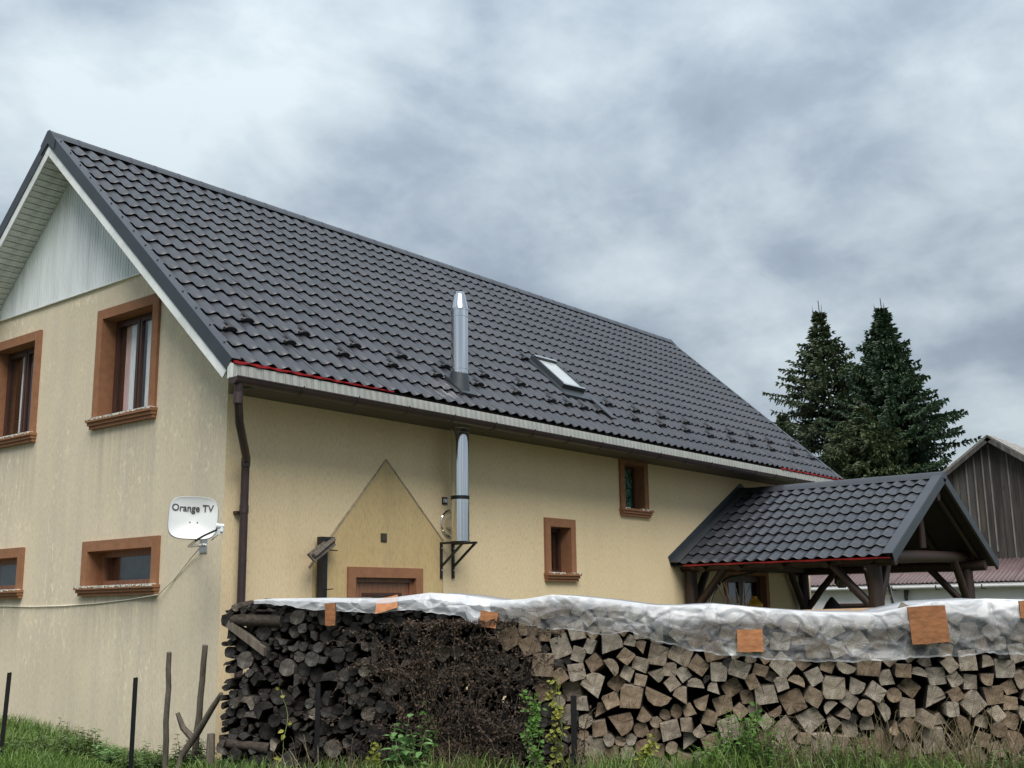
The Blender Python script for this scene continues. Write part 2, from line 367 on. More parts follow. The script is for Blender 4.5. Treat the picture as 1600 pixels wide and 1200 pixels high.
M['iron'] = simple('dark_iron', (0.02, 0.02, 0.02), 0.45, 0.6)
M['ambient_glass'] = simple('dark_lantern_glass', (0.05, 0.045, 0.04), 0.1)
def make_sheet():
    m, nt, b = new_mat('clear_plastic_sheet'); out = nt.nodes['Material Output']; nt.nodes.remove(b)
    tr = nt.nodes.new('ShaderNodeBsdfTransparent'); tr.inputs[0].default_value = (0.93, 0.95, 0.97, 1)
    pb = nt.nodes.new('ShaderNodeBsdfPrincipled'); pb.inputs['Base Color'].default_value = (0.80, 0.83, 0.87, 1); pb.inputs['Roughness'].default_value = 0.14
    pb.inputs['Specular IOR Level'].default_value = 0.7
    tl = nt.nodes.new('ShaderNodeBsdfTranslucent'); tl.inputs[0].default_value = (0.80, 0.83, 0.87, 1)
    m1 = nt.nodes.new('ShaderNodeMixShader'); m1.inputs[0].default_value = 0.35; lnk(nt, pb.outputs[0], m1.inputs[1]); lnk(nt, tl.outputs[0], m1.inputs[2])
    at = nt.nodes.new('ShaderNodeAttribute'); at.attribute_name = 'haze'
    n = tex_noise(nt, 5, 5, 0.6, (1, 1, 1.6), dist=0.6)
    ad = nt.nodes.new('ShaderNodeMath'); ad.operation = 'MULTIPLY_ADD'; lnk(nt, ramp(nt, n, [(0.3, g3(0)), (0.7, g3(1))]), ad.inputs[0]); ad.inputs[1].default_value = 0.18; lnk(nt, at.outputs['Fac'], ad.inputs[2]); ad.use_clamp = True
    m2 = nt.nodes.new('ShaderNodeMixShader'); lnk(nt, ad.outputs[0], m2.inputs[0]); lnk(nt, tr.outputs[0], m2.inputs[1]); lnk(nt, m1.outputs[0], m2.inputs[2])
    fine = tex_noise(nt, 9, 5, 0.62, dist=1.8); bump(nt, pb, fine, 0.35, 0.02)
    lnk(nt, m2.outputs[0], out.inputs[0]); return m
M['sheet'] = make_sheet()
def make_leaf(name, a, b_, trans=0.25, rough=0.55):
    m, nt, b = new_mat(name)
    n = tex_noise(nt, 3.5, 4, 0.6); n2 = tex_noise(nt, 45, 2, 0.6)
    c = ramp(nt, mixc(nt, 0.5, n, n2), [(0.35, a), (0.65, b_)])
    lnk(nt, c, b.inputs['Base Color']); b.inputs['Roughness'].default_value = rough
    tl = nt.nodes.new('ShaderNodeBsdfTranslucent'); lnk(nt, c, tl.inputs[0])
    mx = nt.nodes.new('ShaderNodeMixShader'); mx.inputs[0].default_value = trans
    out = nt.nodes['Material Output']; lnk(nt, b.outputs[0], mx.inputs[1]); lnk(nt, tl.outputs[0], mx.inputs[2]); lnk(nt, mx.outputs[0], out.inputs[0])
    return m
M['grass'] = make_leaf('grass_blade', (0.055, 0.115, 0.022), (0.155, 0.245, 0.045))
M['drygrass'] = make_leaf('dry_grass', (0.10, 0.085, 0.04), (0.25, 0.21, 0.12))
M['nettle'] = make_leaf('nettle_leaf', (0.055, 0.105, 0.035), (0.125, 0.19, 0.065))
M['shrub'] = make_leaf('shrub_leaf', (0.045, 0.125, 0.02), (0.125, 0.25, 0.045))
M['pale_leaf'] = make_leaf('pale_leaf', (0.10, 0.22, 0.07), (0.20, 0.35, 0.13))
M['yellow_leaf'] = make_leaf('yellowing_leaf', (0.10, 0.16, 0.02), (0.32, 0.30, 0.05))
M['dead_leaf'] = make_leaf('dead_leaf', (0.022, 0.015, 0.010), (0.085, 0.055, 0.035), 0.1, 0.8)
M['vine_stem'] = simple('dry_vine_stem', (0.060, 0.045, 0.035), 0.9, var=0.4, scale=9)
M['green_stem'] = simple('green_stem', (0.12, 0.16, 0.05), 0.7)
M['needle'] = make_leaf('spruce_needle', (0.030, 0.054, 0.026), (0.080, 0.115, 0.048), 0.12, 0.6)
M['needle2'] = make_leaf('spruce_needle_dark', (0.022, 0.050, 0.026), (0.058, 0.105, 0.048), 0.12, 0.6)
M['needle3'] = make_leaf('spruce_needle_olive', (0.038, 0.062, 0.026), (0.092, 0.125, 0.046), 0.12, 0.6)
M['trunk'] = simple('spruce_bark', (0.05, 0.04, 0.032), 0.95, var=0.4, scale=6)
def make_ground():
    m, nt, b = new_mat('ground_soil')
    n = tex_noise(nt, 0.6, 8, 0.65); n2 = tex_noise(nt, 12, 5, 0.7)
    c = ramp(nt, n, [(0.35, (0.045, 0.060, 0.020)), (0.6, (0.085, 0.085, 0.040)), (0.75, (0.11, 0.095, 0.065))])
    c = mixc(nt, 1.0, c, ramp(nt, n2, [(0.3, g3(0.65)), (0.7, g3(1.2))]), 'MULTIPLY')
    lnk(nt, c, b.inputs['Base Color']); b.inputs['Roughness'].default_value = 0.95; bump(nt, b, n2, 0.6, 0.03); return m
M['ground'] = make_ground()

# ------------------------------------------------------------------ ground
def gz(x, y):
    d = max(0.0, 1-math.hypot(x+0.6, y+3)/14)
    return 0.05*noise.noise((x*0.35, y*0.35, 0.2))*d + 0.02*noise.noise((x*1.7, y*1.7, 4.0))*d
def build_ground():
    mb = MB(); xs = [-600, -250, -100, -40] + [-20+0.5*i for i in range(81)] + [40, 100, 250, 600]
    n = len(xs)
    for y in xs:
        for x in xs: mb.v.append((x, y, gz(x, y) - 0.03))
    for j in range(n-1):
        for i in range(n-1):
            mb.f.append((j*n+i, j*n+i+1, (j+1)*n+i+1, (j+1)*n+i)); mb.m.append(0)
    o = part('ground', mb, M['ground'], None, 180); o['kind'] = 'structure'
build_ground()

# ------------------------------------------------------------------ house
OV, LEN, WH, HR, EV, HE, ZG = 0.487, 15.56, 3.577, 8.162, 0.683, 4.316, 5.913
SL = (HR-HE)/(WH+EV); ANG = math.atan(SL); SLEN = math.hypot(HR-HE, WH+EV); WID = 2*WH
house = thing('house', (0, 0, 0), 'long cream rendered house with dark metal tile roof and brown window surrounds', 'house')
def roof_z(y): return HE + SL*(EV + (y if y <= WH else WID - y))

# openings: (plane, a0, a1, z0, z1, kind)  clear openings in the render
GW = [('g', 1.55, 2.70, 4.09, 5.43, 'tall'), ('g', 4.43, 5.58, 4.09, 5.43, 'tall'),
      ('g', 1.32, 2.73, 1.94, 2.38, 'low'), ('g', 4.49, 5.90, 1.94, 2.38, 'low')]
LW = [('l', 6.105, 6.64, 2.13, 2.84, 'slit'), ('l', 8.25, 8.87, 3.25, 4.02, 'green'),
      ('l', 2.02, 3.11, 0.02, 2.01, 'door'), ('l', 11.75, 13.35, 0.05, 2.18, 'french')]
def wall_panel(mb, outer, holes, fn, depth, m):
    """front skin of a wall with real openings"""
    polys = [outer] + [[(a0, z0), (a1, z0), (a1, z1), (a0, z1)] for (a0, a1, z0, z1) in holes]
    flat = [p for pl in polys for p in pl]
    tris = tessellate_polygon([[Vector((p[0], p[1], 0)) for p in pl] for pl in polys])
    b = len(mb.v)
    mb.v += [tuple(fn(p[0], p[1], 0)) for p in flat]
    for t in tris: mb.f.append(tuple(b+i for i in t)); mb.m.append(m)
def fg(a, z, d): return Vector((d, a, z))          # gable wall: d metres into the wall
def fl(a, z, d): return Vector((a, d, z))          # long wall
UND = 0.30                                          # underside of the roof below its top face
def build_walls():
    mb = MB()
    zt = lambda y: roof_z(y) - 0.20
    wall_panel(mb, [(0, -0.3), (WID, -0.3), (WID, zt(WID)), (WH, zt(WH)), (0, zt(0))], [w[1:5] for w in GW], fg, 0.3, 1)
    wall_panel(mb, [(0, -0.3), (LEN, -0.3), (LEN, zt(0)), (0, zt(0))], [w[1:5] for w in LW], fl, 0.3, 0)
    mb.quad([(LEN, 0, -0.3), (LEN, WID, -0.3), (LEN, WID, zt(0)), (LEN, WH, zt(WH)), (LEN, 0, zt(0))], 0)
    mb.quad([(0, WID, -0.3), (LEN, WID, -0.3), (LEN, WID, zt(0)), (0, WID, zt(0))], 0)
    part('wall', mb, [M['stucco'], M['stucco_g']], house)
build_walls()
def build_rooms():
    mb = MB(); mb.box((0.45, 0.45, 0.0), (LEN-0.3, WID-0.3, 0.05)); mb.box((0.45, 0.45, 2.75), (LEN-0.3, WID-0.3, 2.85))
    mb.box((0.7, 3.45, 0.05), (LEN-0.4, 3.55, 2.75)); mb.box((3.2, 0.45, 2.85), (3.3, WID-0.4, 5.2))
    part('floor_slab', mb, M['room'], house)
build_rooms()

def opening(w):
    pl, a0, a1, z0, z1, kind = w
    fn = fg if pl == 'g' else fl
    P = 0.04; SW = 0.13                       # surround: proud of the wall, width
    def bx(mb, a, b, z, zz, d0, d1, m=0):
        p, q = fn(a, z, d0), fn(b, zz, d1)
        mb.box((min(p.x, q.x), min(p.y, q.y), min(p.z, q.z)), (max(p.x, q.x), max(p.y, q.y), max(p.z, q.z)), m)
    win = MB(); rec = 0.17
    # reveals and the flat moulded surround
    bx(win, a0-SW, a0, z0, z1+SW, -P, 0.02); bx(win, a1, a1+SW, z0, z1+SW, -P, 0.02); bx(win, a0, a1, z1, z1+SW, -P, 0.02)
    t = 0.012
    bx(win, a0-t, a0+0.003, z0, z1, 0.0, 0.32); bx(win, a1-0.003, a1+t, z0, z1, 0.0, 0.32); bx(win, a0, a1, z1-0.003, z1+t, 0.021, 0.32); bx(win, a0, a1, z0-t, z0+0.003, 0.0, 0.32)
    is_door = kind in ('door', 'french')
    win_o = part('door' if is_door else 'window', win, M['surround'], house)
    if not is_door:
        sm = MB()
        e = 0.035; s0 = z0-0.13 if kind != 'low' else z0-0.115
        if pl == 'g': sa0, sa1 = a0-SW-0.03, a1+SW+0.03
        else: sa0, sa1 = a0-SW-0.02, a1+SW+0.04
        h = (z0-s0)/3
        bx(sm, sa0+0.02, sa1-0.02, s0, s0+h, -P-0.02, 0.02); bx(sm, sa0+0.01, sa1-0.01, s0+h, s0+2*h, -P-0.045, 0.02); bx(sm, sa0, sa1, s0+2*h, z0-0.004, -P-0.07, 0.02)
        part('sill', sm, M['surround'], win_o)
        fk = MB(); k = int((a1-a0+0.2)/0.03)   # flaking pale paint on the top edge of the sill
        r = random.Random(int(a0*100))
        for i in range(k):
            if pl == 'l' and r.random() < 0.55: continue
            if pl == 'g' and r.random() < 0.12: continue
            a = sa0+0.01+(sa1-sa0-0.05)*i/k
            bx(fk, a, a+r.uniform(0.02, 0.05), z0-0.004-r.uniform(0.0, 0.022), z0+0.004+r.uniform(0, 0.004), -P-0.074, -P-0.02+r.uniform(0, 0.04))
        part('flaking_paint', fk, M['sillpaint'], win_o)['kind'] = 'stuff'
    def frame(name, fa0, fa1, fz0, fz1, wd_, d0, d1, mat, par):
        mb = MB(); bx(mb, fa0, fa0+wd_, fz0, fz1, d0, d1); bx(mb, fa1-wd_, fa1, fz0, fz1, d0, d1)
        bx(mb, fa0+wd_, fa1-wd_, fz0, fz0+wd_, d0, d1); bx(mb, fa0+wd_, fa1-wd_, fz1-wd_, fz1, d0, d1)
        return part(name, mb, mat, par)
    def pane(pa0, pa1, pz0, pz1, d, mat):
        mb = MB(); bx(mb, pa0, pa1, pz0, pz1, d, d+0.012); return part('pane', mb, mat, win_o)
    if kind == 'tall':
        frame('frame', a0+0.003, a1-0.003, z0+0.003, z1-0.003, 0.045, rec, rec+0.07, M['sash'], win_o)
        mid = (a0+a1)/2
        for (b0, b1) in ((a0+0.048, mid-0.012), (mid+0.012, a1-0.048)):
            frame('sash', b0, b1, z0+0.048, z1-0.048, 0.045, rec-0.015, rec+0.045, M['sash'], win_o)
            pane(b0+0.045, b1-0.045, z0+0.093, z1-0.093, rec+0.01, M['glass'])
        st = MB(); bx(st, mid-0.012, mid+0.012, z0+0.06, z1-0.06, rec-0.025, rec+0.04); part('mullion', st, M['sash'], win_o)
        # net curtains behind the glass, in vertical folds
        spans = [(a0+0.07, a0+0.50, 'curtain'), (a0+0.64, a0+0.93, 'curtain'), (a0+0.86, a0+0.99, 'pink')] if a0 < 3 else [(a0+0.05, a0+0.28, 'curtain'), (a0+0.72, a0+0.83, 'curtain')]
        for (c0, c1, mt) in spans:
            mb = MB(); n = 26
            for i in range(n):
                for zz in (z0+0.03, z1-0.03):
                    a = c0+(c1-c0)*i/(n-1); p = fn(a, zz, rec+0.068+0.012*math.sin(i*1.9)); mb.v.append(tuple(p))
            for i in range(n-1): mb.f.append((2*i, 2*i+2, 2*i+3, 2*i+1)); mb.m.append(0)
            part('curtain', mb, M[mt], win_o, 180)
    elif kind == 'low':
        frame('frame', a0+0.003, a1-0.003, z0+0.003, z1-0.003, 0.07, rec, rec+0.07, M['doorwood'], win_o)
        pane(a0+0.073, a1-0.073, z0+0.073, z1-0.073, rec+0.03, M['glass'])
        mb = MB(); bx(mb, a0+0.1, a1-0.1, z0+0.02, z1-0.02, rec+0.2, rec+0.21)
        part('curtain', mb, simple('teal_curtain', (0.06, 0.085, 0.075), 0.9, var=0.4, scale=8), win_o)
    elif kind == 'slit':
        frame('frame', a0+0.003, a1-0.003, z0+0.003, z1-0.003, 0.055, rec, rec+0.06, M['sash'], win_o)
        pane(a0+0.058, a1-0.058, z0+0.058, z1-0.058, rec+0.025, M['glass'])
    elif kind == 'green':
        frame('frame', a0+0.003, a1-0.003, z0+0.003, z1-0.003, 0.05, rec, rec+0.06, M['sash'], win_o)
        for i in range(3):
            for j in range(4):
                ww = (a1-a0-0.106)/3; hh = (z1-z0-0.106)/4
                pane(a0+0.053+ww*i+0.006, a0+0.053+ww*(i+1)-0.006, z0+0.053+hh*j+0.006, z0+0.053+hh*(j+1)-0.006, rec+0.02, M['green_glass'])
    elif kind == 'door':
        frame('frame', a0+0.003, a1-0.003, z0, z1-0.003, 0.055, 0.03, 0.12, M['doorwood'], win_o)
        mb = MB(); bx(mb, a0+0.06, a1-0.06, z0, z1-0.06, 0.06, 0.11); leaf = part('door_leaf', mb, M['doorwood'], win_o)
        for (q0, q1) in ((1.28, z1-0.19), (0.75, 1.15), (0.15, 0.65)):
            frame('moulding', a0+0.19, a1-0.19, q0, q1, 0.035, 0.042, 0.061, M['sash'], win_o)
            mb = MB(); bx(mb, a0+0.26, a1-0.26, q0+0.07, q1-0.07, 0.048, 0.061); part('door_panel', mb, M['doorwood'], win_o)
        mb = MB(); mb.tube([fn(a1-0.13, 1.02, 0.06), fn(a1-0.13, 1.02, 0.0), fn(a1-0.24, 1.02, 0.0)], 0.012, 8); part('handle', mb, M['iron'], win_o)
    else:
        mid = (a0+a1)/2
        for (b0, b1) in ((a0+0.01, mid-0.005), (mid+0.005, a1-0.01)):
            frame('sash', b0, b1, z0+0.02, z1-0.01, 0.12, 0.10, 0.17, M['sash'], win_o)
            for k in range(3):
                zz0 = z0+0.14+k*(z1-z0-0.27)/3; zz1 = z0+0.14+(k+1)*(z1-z0-0.27)/3
                pane(b0+0.12, b1-0.12, zz0+0.015, zz1-0.015, 0.13, M['glass'])
                if k:
                    mb = MB(); bx(mb, b0+0.12, b1-0.12, zz0-0.015, zz0+0.015, 0.115, 0.155); part('glazing_bar', mb, M['sash'], win_o)
for w in GW+LW: opening(w)

def build_patch():
    # the scar of a removed porch: bare, browner render with a grey joint along its raking edges
    mb = MB(); T = 0.008
    poly = [(1.33, 1.0), (3.66, 1.0), (3.66, 2.52), (2.563, 3.53), (1.33, 2.20)]
    # split round the doorway
    a0, a1, zd = 1.89, 3.24, 2.14
    for pl in ([(1.33, 1.0), (a0, 1.0), (a0, zd), (1.33, 2.20)], [(a1, 1.0), (3.66, 1.0), (3.66, 2.52), (a1, zd)], [(1.33, 2.20), (a0, zd), (a1, zd), (3.66, 2.52), (2.563, 3.53)]):
        mb.quad([(a, -T, z) for a, z in pl])
    part('bare_render_patch', mb, M['patch'], house)
    ed = MB()
    def strip(p, q, wd_, d=0.016):
        p = Vector((p[0], 0, p[1])); q = Vector((q[0], 0, q[1])); n = (q-p).normalized().cross(Vector((0, 1, 0)))*wd_/2
        k = 14; r = random.Random(3)
        L_ = []; R_ = []
        for i in range(k+1):
            c = p.lerp(q, i/k); L_.append(c+n*r.uniform(0.6, 1.4)); R_.append(c-n*r.uniform(0.6, 1.4))
        for i in range(k): ed.hexa([L_[i]+Vector((0, 0.01, 0)), L_[i+1]+Vector((0, 0.01, 0)), R_[i+1]+Vector((0, 0.01, 0)), R_[i]+Vector((0, 0.01, 0)),
                                    L_[i]-Vector((0, d, 0)), L_[i+1]-Vector((0, d, 0)), R_[i+1]-Vector((0, d, 0)), R_[i]-Vector((0, d, 0))])
    strip((1.27, 2.13), (2.563, 3.545), 0.022); strip((2.563, 3.545), (3.67, 2.525), 0.020); strip((3.66, 2.5), (3.66, 1.1), 0.012, 0.012)
    part('joint_line', ed, M['patch_edge'], house)
    hb = MB(); hb.box((2.47, -0.02, 2.47), (2.575, 0.015, 2.58)); hb.box((2.485, -0.028, 2.482), (2.555, -0.02, 2.57)); part('junction_box', hb, simple('dark_box', (0.05, 0.042, 0.03), 0.8), house)
build_patch()

# ---- roof
def tile_mesh(mb, xf, w, l, step, amp, n=8):
    """one pressed tile: a wave across, rising to a lip at its lower edge with an undercut front. local x across, y down the slope, z out"""
    def prof(t): return amp*(0.5-0.5*math.cos(2*math.pi*t))**1.25
    b = len(mb.v); rows = [(-0.07, -0.004), (0.0, 0.001), (l*0.55, step*0.62), (l-0.012, step), (l, step-0.005)]
    for (yy, zz) in rows:
        for i in range(n+1): mb.v.append(tuple(xf @ Vector((w*i/n, yy, zz + prof(i/n)))))
    for r in range(len(rows)-1):
        for i in range(n):
            p = b+r*(n+1)+i; mb.f.append((p, p+n+1, p+n+2, p+1)); mb.m.append(0)
    c = len(mb.v)          # lip and open underside of the sheet edge
    for (yy, zz) in ((l, step-0.005), (l-0.004, step-0.012), (l-0.065, step-0.016)):
        for i in range(n+1): mb.v.append(tuple(xf @ Vector((w*i/n, yy, zz + prof(i/n)))))
    for r in range(2):
        for i in range(n):
            p = c+r*(n+1)+i; mb.f.append((p, p+n+1, p+n+2, p+1)); mb.m.append(0)
IDM = Matrix.Identity(4)
TW, TL = 0.22, 0.35
def tile_data(name, w):
    mb = MB(); tile_mesh(mb, IDM, w, TL, 0.036, 0.042)
    me = mb.mesh(name, M['roof']); shade(me, 55); return me

def roof_plane(origin, xdir, down, ncol, nrow, w, parent, n_single, key, rest=True, first_len=None):
    """tiles on a plane; origin is the top-left corner seen from outside, xdir along the ridge, down the slope"""
    X = Vector(xdir).normalized(); D = Vector(down).normalized(); Nn = X.cross(-D)
    if Nn.z < 0: Nn = -Nn
    def mat(i, j):
        p = Vector(origin) + X*(w*i) + D*(TL*j)
        return Matrix(((X.x, D.x, Nn.x, p.x), (X.y, D.y, Nn.y, p.y), (X.z, D.z, Nn.z, p.z), (0, 0, 0, 1)))
    cells = [(i, j) for i in range(ncol) for j in range(nrow)]
    def size(c):
        m = mat(*c); p = m.translation + D*TL*0.5 + X*w*0.5; v = p-CAM
        return abs(Nn.dot(v.normalized()))/v.length_squared
    if n_single: cells.sort(key=size, reverse=True)
    me = tile_data('roof_tile', w)
    for c in cells[:n_single]:
        o = bpy.data.objects.new('roof_tile', me); COL.objects.link(o); o.matrix_basis = mat(*c); o.parent = parent
        o.matrix_parent_inverse = world_of(parent).inverted()
    restc = cells[n_single:]
    if rest and restc:
        mb = MB()
        for c in restc: tile_mesh(mb, mat(*c), w, TL, 0.036, 0.042, 8 if n_single else 4)
        me2 = mb.mesh('roof_tiles', M['roof']); shade(me2, 55)
        o = link('roof_tiles', me2, parent); o['kind'] = 'stuff'

dn = Vector((0, -math.cos(ANG), -math.sin(ANG))); nrm = Vector((0, -math.sin(ANG), math.cos(ANG)))
dnb = Vector((0, math.cos(ANG), -math.sin(ANG))); nrmb = Vector((0, math.sin(ANG), math.cos(ANG)))
NROW = 16; NCOL = 75
def build_roof():
    ridge = Vector((0, WH, HR)); x0, x1 = -OV+0.01, LEN+OV-0.01
    mb = MB()
    for d, n in ((dn, nrm), (dnb, nrmb)):       # boarded deck under the tiles
        a, b = ridge - n*0.05, ridge + d*(SLEN-0.03) - n*0.05
        c, e_ = ridge + d*(SLEN-0.03) - n*0.13, ridge - n*0.13
        mb.prism([(x0+0.03, p.y, p.z) for p in (a, b, c, e_)], (x1-x0-0.06, 0, 0))
    roof = part('roof', mb, M['darkboard'], house)
    w = (x1-x0-0.02)/NCOL
    top = SLEN - NROW*TL                      # short stub hidden by the ridge caps
    o = Vector((x0+0.01, WH, HR)) + dn*top - nrm*0.045
    roof_plane(o, (1, 0, 0), dn, NCOL, NROW, w, roof, 300, 'front')
    ob = Vector((x0+0.01, WH, HR)) + dnb*top - nrmb*0.045
    roof_plane(ob, (1, 0, 0), dnb, NCOL, NROW, w, roof, 0, 'back')
    # side laps between the roofing sheets: a thin doubled edge running up the slope on a crest
    for q in range(5, NCOL, 5):
        sm = MB()
        for j in range(NROW):
            b0 = o + Vector((w*(q+0.40), 0, 0)) + dn*(TL*j); X3 = Vector((0.010, 0, 0))
            hA, hB = 0.036, 0.036+0.036
            A_, B_ = b0+nrm*hA, b0+dn*(TL-0.008)+nrm*hB
            sm.hexa([A_-X3, A_+X3, B_+X3, B_-X3, A_-X3*0.6+nrm*0.006, A_+X3*0.2+nrm*0.008, B_+X3*0.2+nrm*0.008, B_-X3*0.6+nrm*0.006])
        part('sheet_lap', sm, M['roof'], roof)['kind'] = 'stuff'
    # ridge caps: overlapping half rounds
    k = 40; cl = (x1-x0+0.06)/k
    mb = MB()
    pr = [(-0.135, -0.11), (-0.085, -0.035), (-0.042, 0.018), (0, 0.034), (0.042, 0.018), (0.085, -0.035), (0.135, -0.11)]
    for (xx, sc) in ((0, 1.0), (0.05, 1.0), (0.05, 0.93), (cl+0.03, 0.93)):
        for (yy, zz) in pr: mb.v.append((xx, yy*sc, zz*sc))
    for r in range(3):
        for i in range(6): mb.f.append((r*7+i, r*7+i+1, (r+1)*7+i+1, (r+1)*7+i)); mb.m.append(0)
    mb.f.append(tuple(range(7))[::-1]); mb.m.append(0)
    cap = mb.mesh('ridge_cap', M['roof'], 40)
    for i in range(k): link('ridge_cap', cap, roof, Matrix.Translation((x0-0.03+cl*i, WH, HR+0.01)))
    # snow guards
    g = MB()
    for i in range(5):
        t0, t1 = i/5, (i+1)/5
        z = lambda t: 0.022+0.030*math.sin(math.pi*min(max(t, 0.0), 1.0))**0.7
        xs = lambda t: -0.085+0.17*t
        g.hexa([(xs(t0), 0.0, 0.0), (xs(t1), 0, 0.0), (xs(t1), 0.05, -0.01), (xs(t0), 0.05, -0.01), (xs(t0), 0.03, z(t0)), (xs(t1), 0.03, z(t1)), (xs(t1), 0.055, z(t1)*0.92), (xs(t0), 0.055, z(t0)*0.92)])
    g.box((-0.03, -0.14, 0.03), (0.03, 0.03, 0.036))
    gm = g.mesh('snow_guard', M['black'])
    A = [-0.02+0.9*k2 for k2 in range(7)] + [6.07, 6.49, 6.98, 7.44, 8.40, 9.28, 10.22, 11.12, 11.98, 12.89, 13.82, 14.76, 15.75]
    A = [-0.13, 0.81, 1.71, 2.56, 3.42, 4.30, 5.20] + A[7:]
    B = [0.34, 1.20, 2.10, 3.01, 3.90, 4.78, 5.62, 7.91, 8.79, 9.72, 10.71, 11.58, 12.42, 13.33, 14.24, 15.23]
    Cc = [6.78, 7.25]
    for lst, s_ in ((A, 2), (B, 3), (Cc, 6)):
        for x in lst:
            q = round((x-(x0+0.01))/w-0.5)
            p = Vector((x0+0.01+w*(q+0.5), WH, HR)) + dn*(top+TL*(NROW-s_)-0.02) + nrm*0.012
            m = Matrix(((1, dn.x, nrm.x, p.x), (0, dn.y, nrm.y, p.y), (0, dn.z, nrm.z, p.z), (0, 0, 0, 1)))
            link('snow_guard', gm, roof, m)
    # verge trims and white boards, both gables and both slopes
    for xe, sg in ((-OV, -1), (LEN+OV, 1)):
        for d, n in ((dn, nrm), (dnb, nrmb)):
            rp = Vector((xe, WH, HR)) + Vector((0, 0, -0.01)); ep = rp + d*(SLEN+0.02)
            def pl(u0, u1, v0, v1, mat, name):
                t = MB()
                c0, c1 = rp + Vector((sg*u0, 0, 0)), ep + Vector((sg*u0, 0, 0)); dx = Vector((sg*(u1-u0), 0, 0))
                t.hexa([c0+n*v0, c0+n*v0+dx, c1+n*v0+dx, c1+n*v0, c0+n*v1, c0+n*v1+dx, c1+n*v1+dx, c1+n*v1]); return part(name, t, mat, roof)
            tr = pl(0.0, 0.012, -0.125, 0.020, M['trim'], 'verge_trim')
            pl(-0.115, 0.012, 0.0205, 0.028, M['roof'], 'verge_flange')
            pl(-0.022, -0.001, -0.235, -0.03, M['pvc_board'], 'verge_board')
            sc = MB()
            for i in range(15):
                p = rp + d*(0.25+i*0.37) + Vector((-sg*0.06, 0, 0)) + n*0.031
                sc.box((p.x-0.008, p.y-0.008, p.z-0.008), (p.x+0.008, p.y+0.008, p.z+0.008))
            part('screw_heads', sc, M['black'], roof)['kind'] = 'stuff'
        pt = MB(); cz_ = HR-0.01
        pt.prism([(xe-sg*0.021, WH+a_, cz_+b_) for a_, b_ in ((-0.17, -0.20), (-0.11, -0.24), (0, -0.325), (0.11, -0.24), (0.17, -0.20), (0, -0.06))], (sg*0.0225, 0, 0)); part('apex_board', pt, M['pvc_board'], roof)
        pt = MB()
        pt.prism([(xe+sg*0.0125, WH+a_, cz_+b_) for a_, b_ in ((-0.17, -0.27), (-0.19, -0.13), (-0.075, 0.0), (-0.03, 0.05), (0.03, 0.05), (0.075, 0.0), (0.19, -0.13), (0.17, -0.27), (0, -0.14))], (sg*0.012, 0, 0)); part('ridge_end_cap', pt, M['trim'], roof)
    # soffit panels under the gable overhang
    sp = MB(); sp.box((0.0, 0.0, -0.010), (OV-0.02, 0.087, 0.0)); spm = sp.mesh('soffit_panel', M['pvc'])
    for d, n in ((dn, nrm), (dnb, nrmb)):
        for i in range(56):
            p = Vector((-OV+0.022, WH, HR-0.01)) + d*(0.22+0.098*i) - n*(0.20-0.02) - n*0.03
            yv = d; m = Matrix(((1, yv.x, n.x, p.x), (0, yv.y, n.y, p.y), (0, yv.z, n.z, p.z), (0, 0, 0, 1)))
            link('soffit_panel', spm, house, m)
    return roof
roof = build_roof()

def build_cladding():
    mb = MB(); y = 0.0; T = 0.02; wd_ = 0.066; x = -0.012
    yL = 0.9
    ymin = 0.0
    zt = lambda yy: roof_z(yy) - 0.285
    while y < WID:
        y1 = min(y+wd_, WID)
        for (ya, yb, xx) in ((y, y1-0.014, -0.024), (y1-0.014, y1, -0.018)):
            za, zb = zt(ya), zt(yb)
            if za > ZG+0.02 and zb > ZG+0.02:
                mb.hexa([(xx, ya, ZG), (0.01, ya, ZG), (0.01, yb, ZG), (xx, yb, ZG), (xx, ya, za), (0.01, ya, za), (0.01, yb, zb), (xx, yb, zb)])
        y = y1
    o = part('gable_cladding', mb, M['pvc_clad'], house); o['kind'] = 'stuff'
    dr = MB(); yy0 = (ZG+0.285-HE)/SL-EV; dr.box((-0.034, yy0, ZG-0.018), (0.0, WID-yy0, ZG-0.001)); part('drip_edge', dr, M['pvc_board'], house)
build_cladding()

